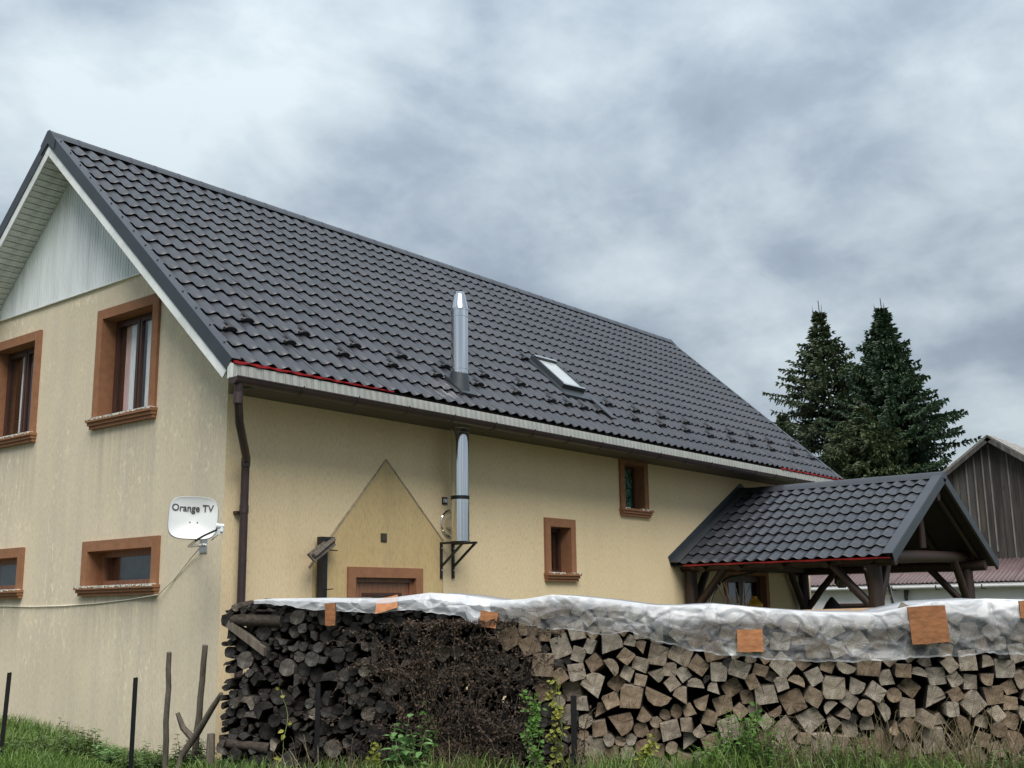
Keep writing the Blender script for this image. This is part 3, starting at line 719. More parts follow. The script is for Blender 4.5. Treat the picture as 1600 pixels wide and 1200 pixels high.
def build_eaves():
    x0, x1 = -OV+0.024, LEN+OV-0.024
    for side in (0, 1):
        Y = (lambda v: v) if side == 0 else (lambda v: WID - v)
        # soffit box
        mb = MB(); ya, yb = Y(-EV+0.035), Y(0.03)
        mb.box((0.004, min(ya, yb), HE-0.232), (LEN+0.03, max(ya, yb), HE-0.222)); part('eave_soffit', mb, M['soffit_shade'], house)
        n = 158; wdt = (x1-x0)/n; fm = MB()
        fm.hexa([(0.003, -0.013, 0), (wdt-0.003, -0.013, 0), (wdt-0.003, 0.006, 0), (0.003, 0.006, 0), (0.003, -0.013, 0.155), (wdt-0.003, -0.013, 0.155), (wdt-0.003, 0.006, 0.155), (0.003, 0.006, 0.155)])
        if side == 0:
            fme = fm.mesh('fascia_panel', M['pvc_fascia'])
            bk = MB(); bk.box((x0, -EV+0.012, HE-0.235), (x1, -EV+0.034, HE-0.06)); part('fascia_backing', bk, simple('fascia_joint', (0.20, 0.22, 0.20), 0.8), house)
            for i in range(n): link('fascia_panel', fme, house, Matrix.Translation((x0+wdt*i, -EV+0.005, HE-0.215)))
        else:
            bk = MB(); bk.box((x0, WID+EV-0.03, HE-0.235), (x1, WID+EV-0.005, HE-0.06)); part('fascia_board', bk, M['pvc'], house)
    for xa in (-OV-0.004, LEN+OV-0.03):
        ce = MB(); ce.box((xa, -EV-0.010, HE-0.222), (xa+0.034, -EV+0.05, HE-0.055)); part('fascia_end', ce, M['pvc_board'], house)
    # red membrane edge
    for (a, b) in ((-OV+0.03, 2.0), (13.0, LEN+OV-0.03)):
        mb = MB(); k = 60; r = random.Random(5)
        pts = []
        for i in range(k+1):
            x = a+(b-a)*i/k; taper = 1.0 if a < 0 else 0.8
            if a < 0: taper = max(0.1, 1.0-(i/k)*0.95)
            sag = 0.016*taper + 0.012*taper*math.sin(i*0.9)*r.uniform(0.4, 1)
            pts.append((x, -EV-0.012-0.006*math.sin(i*1.7), HE-0.012, sag))
        for i in range(k):
            p, q = pts[i], pts[i+1]
            mb.hexa([(p[0], p[1]-0.012, p[2]-p[3]-0.02), (q[0], q[1]-0.012, q[2]-q[3]-0.02), (q[0], q[1]+0.02, q[2]-q[3]-0.02), (p[0], p[1]+0.02, p[2]-p[3]-0.02),
                     (p[0], p[1]-0.016, p[2]-0.012), (q[0], q[1]-0.016, q[2]-0.012), (q[0], q[1]+0.02, q[2]), (p[0], p[1]+0.02, p[2])])
        part('red_membrane', mb, M['red'], house)
    # gutter: half round with rolled rim
    gy, gzv, gr = -EV-0.078, HE-0.222, 0.074
    mb = MB(); n = 10; gx0, gx1 = -OV-0.02, LEN+OV-0.3
    nx = 2
    for (xx) in (gx0, gx1):
        for rr in (gr, gr-0.006):
            for i in range(n+1):
                a = math.pi + math.pi*i/n; mb.v.append((xx, gy+rr*math.cos(a), gzv+rr*math.sin(a)))
    m_ = n+1
    for i in range(n):
        mb.f.append((i, i+1, 2*m_+i+1, 2*m_+i)); mb.m.append(0)
        mb.f.append((m_+i, 3*m_+i, 3*m_+i+1, m_+i+1)); mb.m.append(0)
        mb.f.append((i, m_+i, m_+i+1, i+1)); mb.m.append(0)
    mb.f.append(tuple(m_+i for i in range(m_))); mb.m.append(0)
    mb.tube([(gx0, gy-gr, gzv), (gx1, gy-gr, gzv)], 0.010, 6); mb.box((gx0, gy+gr-0.006, gzv), (gx1, gy+gr, gzv+0.004))
    gut = part('gutter', mb, M['brown_metal'], house, 40)
    bm_ = MB(); pts = [(0, gy+(gr+0.004)*math.cos(math.pi+math.pi*i/8), gzv+(gr+0.004)*math.sin(math.pi+math.pi*i/8)) for i in range(9)]
    for i in range(8): bm_.bar(pts[i], pts[i+1], 0.008, 0.028, (1, 0, 0))
    bm_.box((-0.014, gy+gr-0.002, gzv-0.01), (0.014, -EV-0.008, gzv+0.012)); bm_.box((-0.006, gy-gr-0.012, gzv), (0.006, gy-gr, gzv+0.02))
    bme = bm_.mesh('bracket', M['brown_metal'])
    x = 0.42
    while x < gx1: link('bracket', bme, gut, Matrix.Translation((x, 0, 0))); x += 0.86
    # downpipe at the near corner
    def wl(px, py, off): return hit(px, py, (0, 1, 0), (0, off, 0))
    mb = MB()
    g0 = wl(373, 600, gy+0.01); pts = [Vector((g0.x, gy+0.01, gzv-0.055)), Vector((g0.x, gy+0.012, gzv-0.22)), wl(374, 660, -0.62), wl(385, 715, -0.20), wl(384, 722, -0.14), wl(383, 745, -0.12)]
    p5 = pts[-1]; pts += [Vector((p5.x, -0.12, 2.0)), Vector((p5.x, -0.12, 0.15)), Vector((p5.x, -0.22, 0.02))]
    mb.tube(pts, 0.047, 12)
    for (q, h) in ((pts[1], 0.06), (pts[4], 0.05), (Vector((p5.x, -0.12, 2.75)), 0.045), (Vector((p5.x, -0.12, 1.62)), 0.05)):
        mb.tube([q+Vector((0, 0, h)), q-Vector((0, 0, h))], 0.053, 12)
    part('downpipe', mb, M['brown_metal'], house, 50)
    for z in (2.7, 1.55):
        c = MB(); c.box((p5.x-0.06, -0.075, z), (p5.x+0.06, 0.005, z+0.03)); part('pipe_clip', c, M['brown_metal'], house)
build_eaves()

def build_skylight():
    # local frame on the roof plane: X along the eave, D down, N out
    def rp(x, y, h): return Vector((x, y, roof_z(y))) + nrm*h
    x0, x1 = 6.83, 7.47; yb, yt = 0.24, 0.90
    def bx(mb, xa, xb, ya, yb_, h0, h1): mb.hexa([rp(xa, ya, h0), rp(xb, ya, h0), rp(xb, yb_, h0), rp(xa, yb_, h0), rp(xa, ya, h1), rp(xb, ya, h1), rp(xb, yb_, h1), rp(xa, yb_, h1)])
    fl_ = MB(); bx(fl_, x0-0.10, x1+0.10, yb-0.16, yt+0.10, -0.02, 0.028); o = part('skylight', fl_, M['trim'], house)
    f = MB(); t = 0.055
    bx(f, x0, x0+t, yb, yt, 0.0, 0.105); bx(f, x1-t, x1, yb, yt, 0.0, 0.105); bx(f, x0+t, x1-t, yt-0.07, yt, 0.0, 0.125); bx(f, x0+t, x1-t, yb, yb+0.04, 0.0, 0.10); part('frame', f, M['trim'], o)
    for a in ((yt-0.062, yt-0.02, 0.126, 0.134), (yb-0.004, yb+0.03, 0.101, 0.108)):
        hl = MB(); bx(hl, x0+0.01, x1-0.01, *a); part('cover_strip', hl, M['alu'], o)
    g = MB(); bx(g, x0+t, x1-t, yb+0.04, yt-0.07, 0.078, 0.088); part('pane', g, simple('skylight_glass', (0.42, 0.46, 0.47), 0.08, spec=0.9), o)
    # flashing sheet running down to the eave on the right side
    s_ = MB(); bx(s_, x1+0.02, x1+0.16, -0.30, yb-0.1, 0.012, 0.034); part('flashing', s_, M['roof'], o)
build_skylight()

# ------------------------------------------------------------------ flue
def build_flue():
    X, Y, R_ = 3.70, -0.30, 0.125
    fl_ = thing('flue', (X, Y, 2.50), 'shiny steel flue pipe on a black wall bracket passing up through the eave', 'flue')
    def cyl(name, z0, z1, r0, r1=None, n=28, mat='steel', cx=X, cy=Y):
        mb = MB(); mb.tube([(cx, cy, z0), (cx, cy, z1)], [r0, r1 or r0], n); return part(name, mb, M[mat], fl_, 40)
    low = cyl('pipe', 2.515, 3.02, R_); cyl('pipe', 3.02, 5.78, R_*0.985)
    for z in (2.58, 3.02, 4.0, 4.06, 5.755, 5.66, 4.90): cyl('clamp_band', z, z+0.018, R_+0.006)
    cyl('lock_band', 3.075, 3.125, R_+0.003, mat='iron')
    cyl('cap', 5.78, 5.99, R_+0.004, 0.082); cyl('outlet', 5.99, 6.03, 0.076, 0.074)
    cyl('foot', 2.505, 2.516, R_+0.012)
    # sloping flashing collar
    z0 = roof_z(Y); mb = MB()
    ring = [(X+0.15*math.cos(2*math.pi*i/20), Y+0.15*math.sin(2*math.pi*i/20)) for i in range(20)]
    ring2 = [(X+0.122*math.cos(2*math.pi*i/20), Y+0.122*math.sin(2*math.pi*i/20)) for i in range(20)]
    b = len(mb.v); mb.v += [(x, y, roof_z(y)+0.0) for x, y in ring] + [(x, y, z0+0.21+0.15*(y-Y)) for x, y in ring2]
    for i in range(20): mb.f.append((i, (i+1) % 20, 20+(i+1) % 20, 20+i)); mb.m.append(0)
    mb.hexa([Vector((X+a, Y+b_, roof_z(Y+b_)))+nrm*h for h in (-0.01, 0.034) for a, b_ in ((-0.16, -0.17), (0.16, -0.17), (0.16, 0.16), (-0.16, 0.16))])
    part('flashing_collar', mb, M['trim'], fl_, 40)
    # bracket: two triangular consoles and a plate
    for xb in (3.62, 3.865):
        mb = MB(); zt = 2.505
        mb.box((xb-0.018, -0.03, zt-0.49), (xb+0.018, 0.0, zt)); mb.box((xb-0.017, -0.45, zt-0.03), (xb+0.017, -0.03, zt-0.001))
        mb.bar((xb, -0.025, zt-0.33), (xb, -0.42, zt-0.025), 0.022, 0.03)
        br = part('bracket', mb, M['black'], fl_)
        bo = MB()
        for z in (zt-0.08, zt-0.38): bo.tube([(xb, -0.028, z), (xb, -0.048, z)], 0.014, 6)
        part('bolt', bo, M['alu'], br)
    # wall elbow rosette behind the pipe
    mb = MB(); n = 32; rx, rz = 3.80, 2.77
    prof = [(0.19, 0.0), (0.19, 0.02), (0.18, 0.028), (0.165, 0.02), (0.16, 0.0)]
    for (r, d) in prof:
        for i in range(n): a = 2*math.pi*i/n; mb.v.append((rx+r*math.cos(a), -d, rz+r*math.sin(a)))
    for k in range(len(prof)-1):
        for i in range(n): mb.f.append((k*n+i, k*n+(i+1) % n, (k+1)*n+(i+1) % n, (k+1)*n+i)); mb.m.append(0)
    part('wall_rosette', mb, M['steel'], fl_, 40)
    mb = MB(); mb.tube([(rx, 0.02, rz), (rx, -0.16, rz), (X, Y, rz)], 0.09, 16); part('elbow', mb, M['steel'], fl_, 50)
    mb = MB(); mb.box((3.655, -0.02, 3.03), (3.75, 0.0, 3.13)); o = part('rating_plate', mb, M['iron'], fl_)
    mb = MB()
    for i in range(3): mb.box((3.665+0.028*i, -0.023, 3.055), (3.683+0.028*i, -0.02, 3.105))
    part('plate_print', mb, M['alu'], o)
build_flue()

# ------------------------------------------------------------------ remains of the small door canopy
def build_stub():
    t = thing('porch_post', (1.53, -0.14, 0.0), 'black timber post with sawn-off beam and plank, left over beside the brown door', 'post')
    wl = lambda px, py, off: hit(px, py, (0, 1, 0), (0, off, 0))
    c = wl(504, 900, -0.12); x = c.x
    mb = MB(); mb.box((x-0.040, -0.16, 0.0), (x+0.040, -0.06, 2.40)); part('post', mb, M['black'], t)
    mb = MB(); mb.box((x-0.045, -0.15, 2.40), (x+0.16, -0.06, 2.485)); part('beam', mb, M['black'], t)
    mb = MB(); mb.box((x+0.16, -0.148, 2.402), (x+0.172, -0.062, 2.483)); part('sawn_end', mb, M['plank'], t)
    mb = MB(); a, b = wl(486, 872, -0.30), wl(519, 846, -0.12)
    mb.bar(a, b, 0.13, 0.025, (0.5, -0.6, 0.7)); mb.bar(a+Vector((0.02, -0.03, 0.03)), b+Vector((0.01, -0.02, 0.03)), 0.05, 0.035, (0.4, -0.5, 0.8)); part('plank', mb, M['stake'], t)
    mb = MB(); mb.bar((x+0.05, -0.12, 2.33), (x+0.23, -0.125, 2.325), 0.012, 0.012); mb.bar((x-0.02, -0.19, 1.85), (x+0.10, -0.2, 1.86), 0.012, 0.012); part('nail', mb, M['iron'], t)
build_stub()

# ------------------------------------------------------------------ satellite dish
def build_dish():
    c = CAM + ray(302, 809)*11.65
    nrm_ = Vector((-0.55, -0.80, 0.12)).normalized(); up = Vector((0, 0, 1)); r = up.cross(nrm_).normalized(); u = nrm_.cross(r)
    # gentle roll so the top edge falls to the right
    ro = math.radians(-2.0); r, u = r*math.cos(ro)+u*math.sin(ro), -r*math.sin(ro)+u*math.cos(ro)
    t = thing('satellite_dish', (0.0, 0.35, 2.40), 'white rounded rectangular satellite dish on the house corner', 'satellite dish')
    W_, H_ = 0.245, 0.222
    def sq(a, k):
        ca, sa = math.cos(a), math.sin(a); e = 4.0
        q = (abs(ca)**e + abs(sa)**e)**(-1/e); return W_*q*ca*k, H_*q*sa*k
    mb = MB(); n = 40; rings = [0.0, 0.3, 0.6, 0.85, 0.97, 1.0, 1.03]
    def P(x, y, d): return c + r*x + u*y + nrm_*d
    mb.v.append(tuple(P(0, 0, -0.05)))
    for k in rings[1:]:
        for i in range(n):
            x, y = sq(2*math.pi*i/n, k); d = -0.05+0.05*k*k if k <= 0.97 else (0.002 if k < 1.02 else -0.012)
            mb.v.append(tuple(P(x, y, d)))
    for i in range(n): mb.f.append((0, 1+i, 1+(i+1) % n)); mb.m.append(0)
    for q in range(len(rings)-2):
        for i in range(n): mb.f.append((1+q*n+i, 1+(q+1)*n+i, 1+(q+1)*n+(i+1) % n, 1+q*n+(i+1) % n)); mb.m.append(0)
    refl = part('reflector', mb, M['dish'], t, 50)
    md = refl.modifiers.new('thick', 'SOLIDIFY'); md.thickness = 0.008; md.offset = -1
    # printed words
    cu = bpy.data.curves.new('print', 'FONT'); cu.body = 'Orange TV'; cu.size = 0.100; cu.align_x = 'CENTER'; cu.extrude = 0.001; cu.offset = 0.0016; cu.resolution_u = 3
    tmp = bpy.data.objects.new('tmp', cu); COL.objects.link(tmp)
    dg = bpy.context.evaluated_depsgraph_get(); me = bpy.data.meshes.new_from_object(tmp.evaluated_get(dg)); bpy.data.objects.remove(tmp)
    for v in me.vertices:
        x, y = v.co.x*0.93-0.012, v.co.y+0.075; k = max(abs(x)/W_, abs(y)/H_)
        v.co = P(x, y, -0.046+0.05*k*k+0.004+v.co.z)
    me.materials.clear(); me.materials.append(M['text']); link('printed_words', me, refl)
    b = MB()
    for x in (-0.03, 0.045): b.tube([P(x, -0.04, -0.05), P(x, -0.04, -0.042)], 0.007, 8)
    part('rivet', b, M['iron'], refl)
    lnb = P(0.262, -0.10, 0.12)
    mb = MB(); mb.tube([P(0.04, -0.235, -0.02), P(0.12, -0.20, 0.09), lnb+u*(-0.03)], 0.011, 8); part('feed_arm', mb, M['black'], t)
    mb = MB(); mb.tube([P(0.20, -0.22, -0.04), P(0.27, -0.17, 0.06), lnb-u*0.05], 0.006, 6); part('feed_stay', mb, M['alu'], t)
    mb = MB(); mb.tube([lnb+r*0.05+u*0.0, lnb+r*0.0, lnb-r*0.03], [0.024, 0.026, 0.034], 12); mb.tube([lnb+r*0.03-u*0.06, lnb+r*0.03+u*0.0], 0.022, 10); mb.box(tuple(lnb+Vector((-0.02, -0.02, -0.09))), tuple(lnb+Vector((0.03, 0.03, -0.03)))); part('receiver_head', mb, M['dish'], t, 50)
    q = P(0.09, -0.18, -0.08)
    wallp = Vector((0.0, 0.34, 2.36))
    mb = MB(); mb.tube([P(0.06, -0.08, -0.06), q, Vector((-0.20, 0.34, 2.34)), wallp], 0.019, 10)
    mb.box((-0.012, wallp.y-0.07, wallp.z-0.09), (0.003, wallp.y+0.07, wallp.z+0.09)); part('wall_mount', mb, M['alu'], t, 50)
    # cable to the window sill and along the wall
    gb = lambda px, py: hit(px, py, (1, 0, 0), (-0.012, 0, 0))
    anchors = [(247, 928), (200, 937), (150, 943), (100, 946.5), (50, 948), (0, 947), (-60, 944)]
    pts = [q, hit(316, 852, (1, 0, 0), (-0.10, 0, 0)), hit(300, 870, (1, 0, 0), (-0.03, 0, 0)), gb(272, 905)] + [gb(*a) for a in anchors]
    pts[4] = hit(247, 929, (1, 0, 0), (-0.06, 0, 0))
    mb = MB(); mb.tube(pts, 0.0075, 6); tag(recentre(link('cable', mb.mesh('cable', M['cable'], 60))), 'thin cream cable drooping along the stained gable wall', 'cable')
build_dish()

# ------------------------------------------------------------------ porch canopy on the long wall
def build_canopy():
    XR, ZR, XL, ZE, YF = 12.527, 3.84, 9.716, 2.345, -4.02
    XRt = 2*XR-XL
    t = thing('porch_canopy', (XR, -2.0, 0.0), 'open timber porch with dark metal tile gable roof projecting from the long wall', 'porch')
    sl = math.hypot(XR-XL, ZR-ZE); d = Vector((XL-XR, 0, ZE-ZR)).normalized(); n = Vector((-(ZR-ZE), 0, XR-XL)).normalized()
    d2 = Vector((-d.x, 0, d.z)); n2 = Vector((-n.x, 0, n.z))
    # deck boards under the tiles
    mb = MB(); rp = Vector((XR, 0, ZR))
    for dd, nn in ((d, n), (d2, n2)):
        a, b, c, e_ = rp-nn*0.05, rp+dd*(sl-0.02)-nn*0.05, rp+dd*(sl-0.02)-nn*0.085, rp-nn*0.085
        mb.prism([(p.x, -0.01, p.z) for p in (a, b, c, e_)], (0, YF+0.04, 0))
    roof_ = part('roof', mb, M['darkboard'], t)
    nc, nr = 18, 9; wt = (-YF-0.10)/nc; top = sl-nr*TL
    roof_plane(rp + d*top - n*0.045 + Vector((0, -0.06, 0)), (0, -1, 0), d, nc, nr, wt, roof_, nc*nr, 'c')
    roof_plane(rp + d2*top - n2*0.045 + Vector((0, YF+0.04, 0)), (0, 1, 0), d2, nc, nr, wt, roof_, 0, 'c2')
    # ridge caps
    k = 10; cl = (-YF-0.1)/k; cm = MB()
    pr = [(-0.15, -0.085), (-0.10, -0.02), (-0.05, 0.035), (0, 0.05), (0.05, 0.035), (0.10, -0.02), (0.15, -0.085)]
    for (yy, sc) in ((0, 1.0), (0.05, 1.0), (0.05, 0.93), (cl+0.03, 0.93)):
        for (xx, zz) in pr: cm.v.append((xx*sc, yy, zz*sc))
    for r in range(3):
        for i in range(6): cm.f.append((r*7+i, r*7+i+1, (r+1)*7+i+1, (r+1)*7+i)); cm.m.append(0)
    cm.f.append(tuple(range(7))); cm.m.append(0)
    cap = cm.mesh('ridge_cap', M['roof'], 40)
    for i in range(k): link('ridge_cap', cap, roof_, Matrix.Translation((XR, YF-0.02+cl*i, ZR+0.012)))
    # verge trims front, wall flashing at the back
    for dd, nn, sg in ((d, n, 1), (d2, n2, -1)):
        r0 = Vector((XR, YF, ZR)); e0 = r0 + dd*(sl+0.01)
        for (y0, y1, v0, v1, mt, nm) in ((-0.012, 0.0, -0.13, 0.03, 'trim', 'verge_trim'), (0.0, 0.17, 0.0305, 0.038, 'roof', 'verge_flange'), (0.002, 0.03, -0.15, -0.10, 'darklog', 'verge_board')):
            p = MB(); a, b = r0+Vector((0, y0, 0)), e0+Vector((0, y0, 0)); dy = Vector((0, y1-y0, 0))
            p.hexa([a+nn*v0, a+dy+nn*v0, b+dy+nn*v0, b+nn*v0, a+nn*v1, a+dy+nn*v1, b+dy+nn*v1, b+nn*v1]); part(nm, p, M[mt], roof_)
        p = MB(); r1 = Vector((XR, 0, ZR)); a, b = r1-dd*0.05, r1+dd*(sl+0.03)
        p.hexa([a+nn*-0.05, a+Vector((0, -0.014, 0))+nn*-0.05, b+Vector((0, -0.014, 0))+nn*-0.05, b+nn*-0.05, a+nn*0.15, a+Vector((0, -0.014, 0))+nn*0.15, b+Vector((0, -0.014, 0))+nn*0.15, b+nn*0.15])
        p.hexa([a+Vector((0, -0.014, 0))+nn*0.032, a+Vector((0, -0.20, 0))+nn*0.032, b+Vector((0, -0.20, 0))+nn*0.032, b+Vector((0, -0.014, 0))+nn*0.032,
                a+Vector((0, -0.014, 0))+nn*0.055, a+Vector((0, -0.20, 0))+nn*0.038, b+Vector((0, -0.20, 0))+nn*0.038, b+Vector((0, -0.014, 0))+nn*0.055])
        part('wall_flashing', p, M['trim'], roof_)
    p = MB(); k = 24; e0 = rp + d*(sl-0.005)
    for i in range(k):
        y0, y1 = -0.25+(YF+0.30)*i/k, -0.25+(YF+0.30)*(i+1)/k
        s0, s1 = 0.026+0.005*math.sin(i*1.3), 0.026+0.005*math.sin((i+1)*1.3)
        p.hexa([(e0.x, y0, e0.z-s0-0.03), (e0.x, y1, e0.z-s1-0.03), (e0.x+0.03, y1, e0.z-s1-0.03), (e0.x+0.03, y0, e0.z-s0-0.03), (e0.x-0.008, y0, e0.z-0.035), (e0.x-0.008, y1, e0.z-0.035), (e0.x+0.03, y1, e0.z-0.03), (e0.x+0.03, y0, e0.z-0.03)])
    part('red_membrane', p, M['red'], roof_)
    # underside rafters
    for i in range(6):
        y = -0.35-i*0.68
        for dd, nn in ((d, n), (d2, n2)):
            a = Vector((XR, y, ZR))-nn*0.13+dd*0.06; b = a+dd*(sl-0.16); q = MB(); q.tube([a, b], [0.05, 0.055], 8); part('rafter', q, M['darklog'], t, 50)
    def wob(a, b, r0, r1, seed, n_=10):
        a, b = Vector(a), Vector(b); pts = []; rr = []
        for i in range(7):
            f = i/6; v = Vector((noise.noise((seed, f*3, 1)), noise.noise((seed, f*3, 5)), noise.noise((seed, f*3, 9))))*0.018
            pts.append(a.lerp(b, f)+v); rr.append((r0+(r1-r0)*f)*(1+0.07*noise.noise((seed+3, f*4, 2))))
        mb = MB(); mb.tube(pts, rr, n_); return mb
    xl, xr, yf, yb = 10.12, 14.86, -3.55, -0.16
    zb = 2.14
    part('purlin', wob((xl, 0.0, zb+0.16), (xl, YF+0.10, zb+0.16), 0.10, 0.11, 1), M['darklog'], t, 50)
    part('purlin', wob((xr, 0.0, zb+0.16), (xr, YF+0.10, zb+0.16), 0.10, 0.11, 2), M['darklog'], t, 50)
    part('ridge_beam', wob((XR, 0.0, ZR-0.36), (XR, YF+0.12, ZR-0.36), 0.09, 0.10, 3), M['darklog'], t, 50)
    part('tie_beam', wob((xl-0.18, yf+0.02, zb+0.20), (xr+0.18, yf+0.02, zb+0.33), 0.115, 0.10, 4), M['darklog'], t, 50)
    part('tie_beam', wob((xl+0.05, yb-0.02, zb+0.20), (xr-0.05, yb-0.02, zb+0.20), 0.105, 0.10, 5), M['darklog'], t, 50)
    part('king_post', wob((XR, yf+0.02, zb+0.42), (XR, yf+0.02, ZR-0.3), 0.07, 0.065, 6), M['darklog'], t, 50)
    for i, x in enumerate((xl, xr)):
        for j, y in enumerate((yf, yb)):
            r_ = 0.125 if (i, j) == (0, 0) else 0.115
            part('post', wob((x, y, -0.03), (x, y, zb+0.08), r_*1.05, r_*0.95, 10+i*2+j, 12), M['darklog'], t, 50)
            sx, sy = (1 if i == 0 else -1), (1 if j == 0 else -1)
            part('brace', wob((x, y+sy*0.06, zb-0.62), (x, y+sy*0.72, zb+0.12), 0.075, 0.07, 20+i*2+j), M['darklog'], t, 50)
            part('brace', wob((x+sx*0.06, y, zb-0.62), (x+sx*0.72, y, zb+0.28), 0.075, 0.07, 30+i*2+j), M['darklog'], t, 50)
    # eave-end log ends poking out below the left eave
    for y in (-0.5, -1.2, -2.0, -2.8):
        q = MB(); a = Vector((XR, y, ZR))+d*(sl-0.35)-n*0.20; q.tube([a-d*0.3, a+d*0.22], 0.062, 10); part('log_end', q, M['darklog'], t, 50)
    # hanging lantern
    c = hit(1315, 905, (1, 0, 0), (11.2, 0, 0))
    la = thing('lantern', tuple(c-Vector((0, 0, 0.16))), 'small dark onion-shaped lantern hanging under the porch roof', 'lantern')
    mb = MB(); mb.tube([c+Vector((0, 0, z)) for z in (-0.15, -0.13, -0.06, 0.03, 0.09, 0.12, 0.15)], [0.05, 0.085, 0.12, 0.11, 0.06, 0.03, 0.012], 10); part('glass_body', mb, M['ambient_glass'], la, 40)
    mb = MB()
    for i in range(10):
        a = 2*math.pi*i/10; mb.tube([c+Vector((r_*math.cos(a), r_*math.sin(a), z)) for z, r_ in ((-0.15, 0.055), (-0.06, 0.124), (0.03, 0.114), (0.12, 0.034))], 0.006, 4)
    part('cage', mb, M['iron'], la)['kind'] = 'stuff'
    zc = ZR-0.10-(XR-c.x)*(ZR-ZE)/(XR-XL)-0.02
    mb = MB(); mb.tube([c+Vector((0, 0, 0.14)), Vector((c.x, c.y, zc))], 0.006, 6); part('chain', mb, M['iron'], la)
build_canopy()

def build_yard_things():
    # aluminium ladder leaning inside the porch
    P_ = lambda px, py, x: hit(px, py, (1, 0, 0), (x, 0, 0))
    top, low = P_(1379, 878, 11.6), P_(1398, 952, 11.3)
    dv = (low-top).normalized(); bot = low + dv*((low.z-0.0)/(-dv.z)) if dv.z < 0 else low
    side = Vector((0.12, 0.40, 0))
    lad = thing('ladder', (bot.x, bot.y, 0), 'aluminium ladder leaning beside the front porch post', 'ladder')
    for k in (0, 1):
        mb = MB(); mb.bar(top+side*k-dv*0.06, bot+side*k, 0.05, 0.025, (1, 0, 0)); part('rail', mb, M['alu'], lad)
    L_ = (bot-top).length; i = 0.12
    while i < L_:
        p = top+dv*i; mb = MB(); mb.bar(p, p+side, 0.032, 0.026); part('rung', mb, M['alu'], lad); i += 0.27
    # black-covered lump on a table behind the woodpile
    c = P_(1306, 952, 11.9); mb = MB(); n = 14
    prof = [(0.0, 0.36), (0.45, 0.34), (0.72, 0.30), (0.86, 0.21), (0.97, 0.10), (1.03, 0.02)]
    H_ = c.z+0.17
    for (f, r) in prof:
        for i in range(n):
            a = 2*math.pi*i/n; rr = r*(1+0.22*noise.noise((math.cos(a)*1.4, math.sin(a)*1.4, f*2))); mb.v.append((c.x+rr*math.cos(a)*1.1, c.y+rr*math.sin(a)+0.06*f, f*H_))
    for k in range(len(prof)-1):
        for i in range(n): mb.f.append((k*n+i, k*n+(i+1) % n, (k+1)*n+(i+1) % n, (k+1)*n+i)); mb.m.append(0)
    mb.f.append(tuple(range((len(prof)-1)*n, len(prof)*n))); mb.m.append(0)
    o = link('covered_barbecue', mb.mesh('covered_barbecue', M['tarp'], 35)); recentre(o); tag(o, 'pointed black cover draped over a barbecue behind the woodpile', 'barbecue')
    # yellow jug by the porch door
    q = hit(1179, 935, (0, 1, 0), (0, -0.45, 0)); mb = MB()
    mb.tube([(q.x, q.y, z) for z in (1.45, 1.47, 1.62, 1.70, 1.72, 1.76)], [0.13, 0.15, 0.15, 0.07, 0.05, 0.05], 16)
    mb.tube([(q.x-0.06, q.y, 1.70), (q.x-0.19, q.y, 1.69), (q.x-0.19, q.y, 1.56), (q.x-0.14, q.y, 1.53)], 0.018, 8)
    tag(recentre(link('watering_jug', mb.mesh('watering_jug', M['yellow'], 40))), 'yellow plastic jug on the shelf by the glazed porch door', 'jug')
    mb = MB(); sh = thing('porch_shelf', (q.x, q.y, 0), 'dark wooden shelf stand beside the glazed porch door', 'shelf')
    mb.box((q.x-0.35, q.y-0.18, 1.41), (q.x+0.35, q.y+0.18, 1.45)); part('shelf_board', mb, M['darklog'], sh)
    for (a, b) in ((-1, -1), (1, -1), (1, 1), (-1, 1)):
        mb = MB(); mb.box((q.x+a*0.31-0.025, q.y+b*0.14-0.025, 0), (q.x+a*0.31+0.025, q.y+b*0.14+0.025, 1.409)); part('leg', mb, M['darklog'], sh)
    # iron arch frame and a bundle of brushwood in the porch corner
    a0 = hit(1104, 940, (0, 1, 0), (0, -0.75, 0)); mb = MB(); pts = []
    for i in range(13):
        f = i/12*math.pi/2; pts.append((a0.x+1.05*(1-math.cos(f)), -0.75, 1.25+0.85*math.sin(f)))
    mb.tube([(a0.x, -0.75, 0.0)]+pts+[(a0.x+1.9, -0.75, 2.2)], 0.022, 8); tag(recentre(link('arch_frame', mb.mesh('arch_frame', M['iron'], 50))), 'curved dark iron arch frame standing under the porch', 'arch frame')
    b0 = hit(1148, 930, (0, 1, 0), (0, -1.1, 0)); mb = MB(); r = random.Random(4)
    for i in range(26):
        a, b = r.uniform(-0.35, 0.35), r.uniform(-0.25, 0.25)
        mb.tube([(b0.x+a*0.2, b0.y+b*0.2, 0.0), (b0.x+a*0.5, b0.y+b*0.5, 1.2), (b0.x-a*1.1, b0.y+b*0.9, 1.62+r.uniform(0, 0.42))], [0.012, 0.01, 0.006], 5)
    tag(recentre(link('brushwood_bundle', mb.mesh('brushwood_bundle', M['stake']))), 'bundle of thin dry sticks standing in the porch', 'sticks')
build_yard_things()

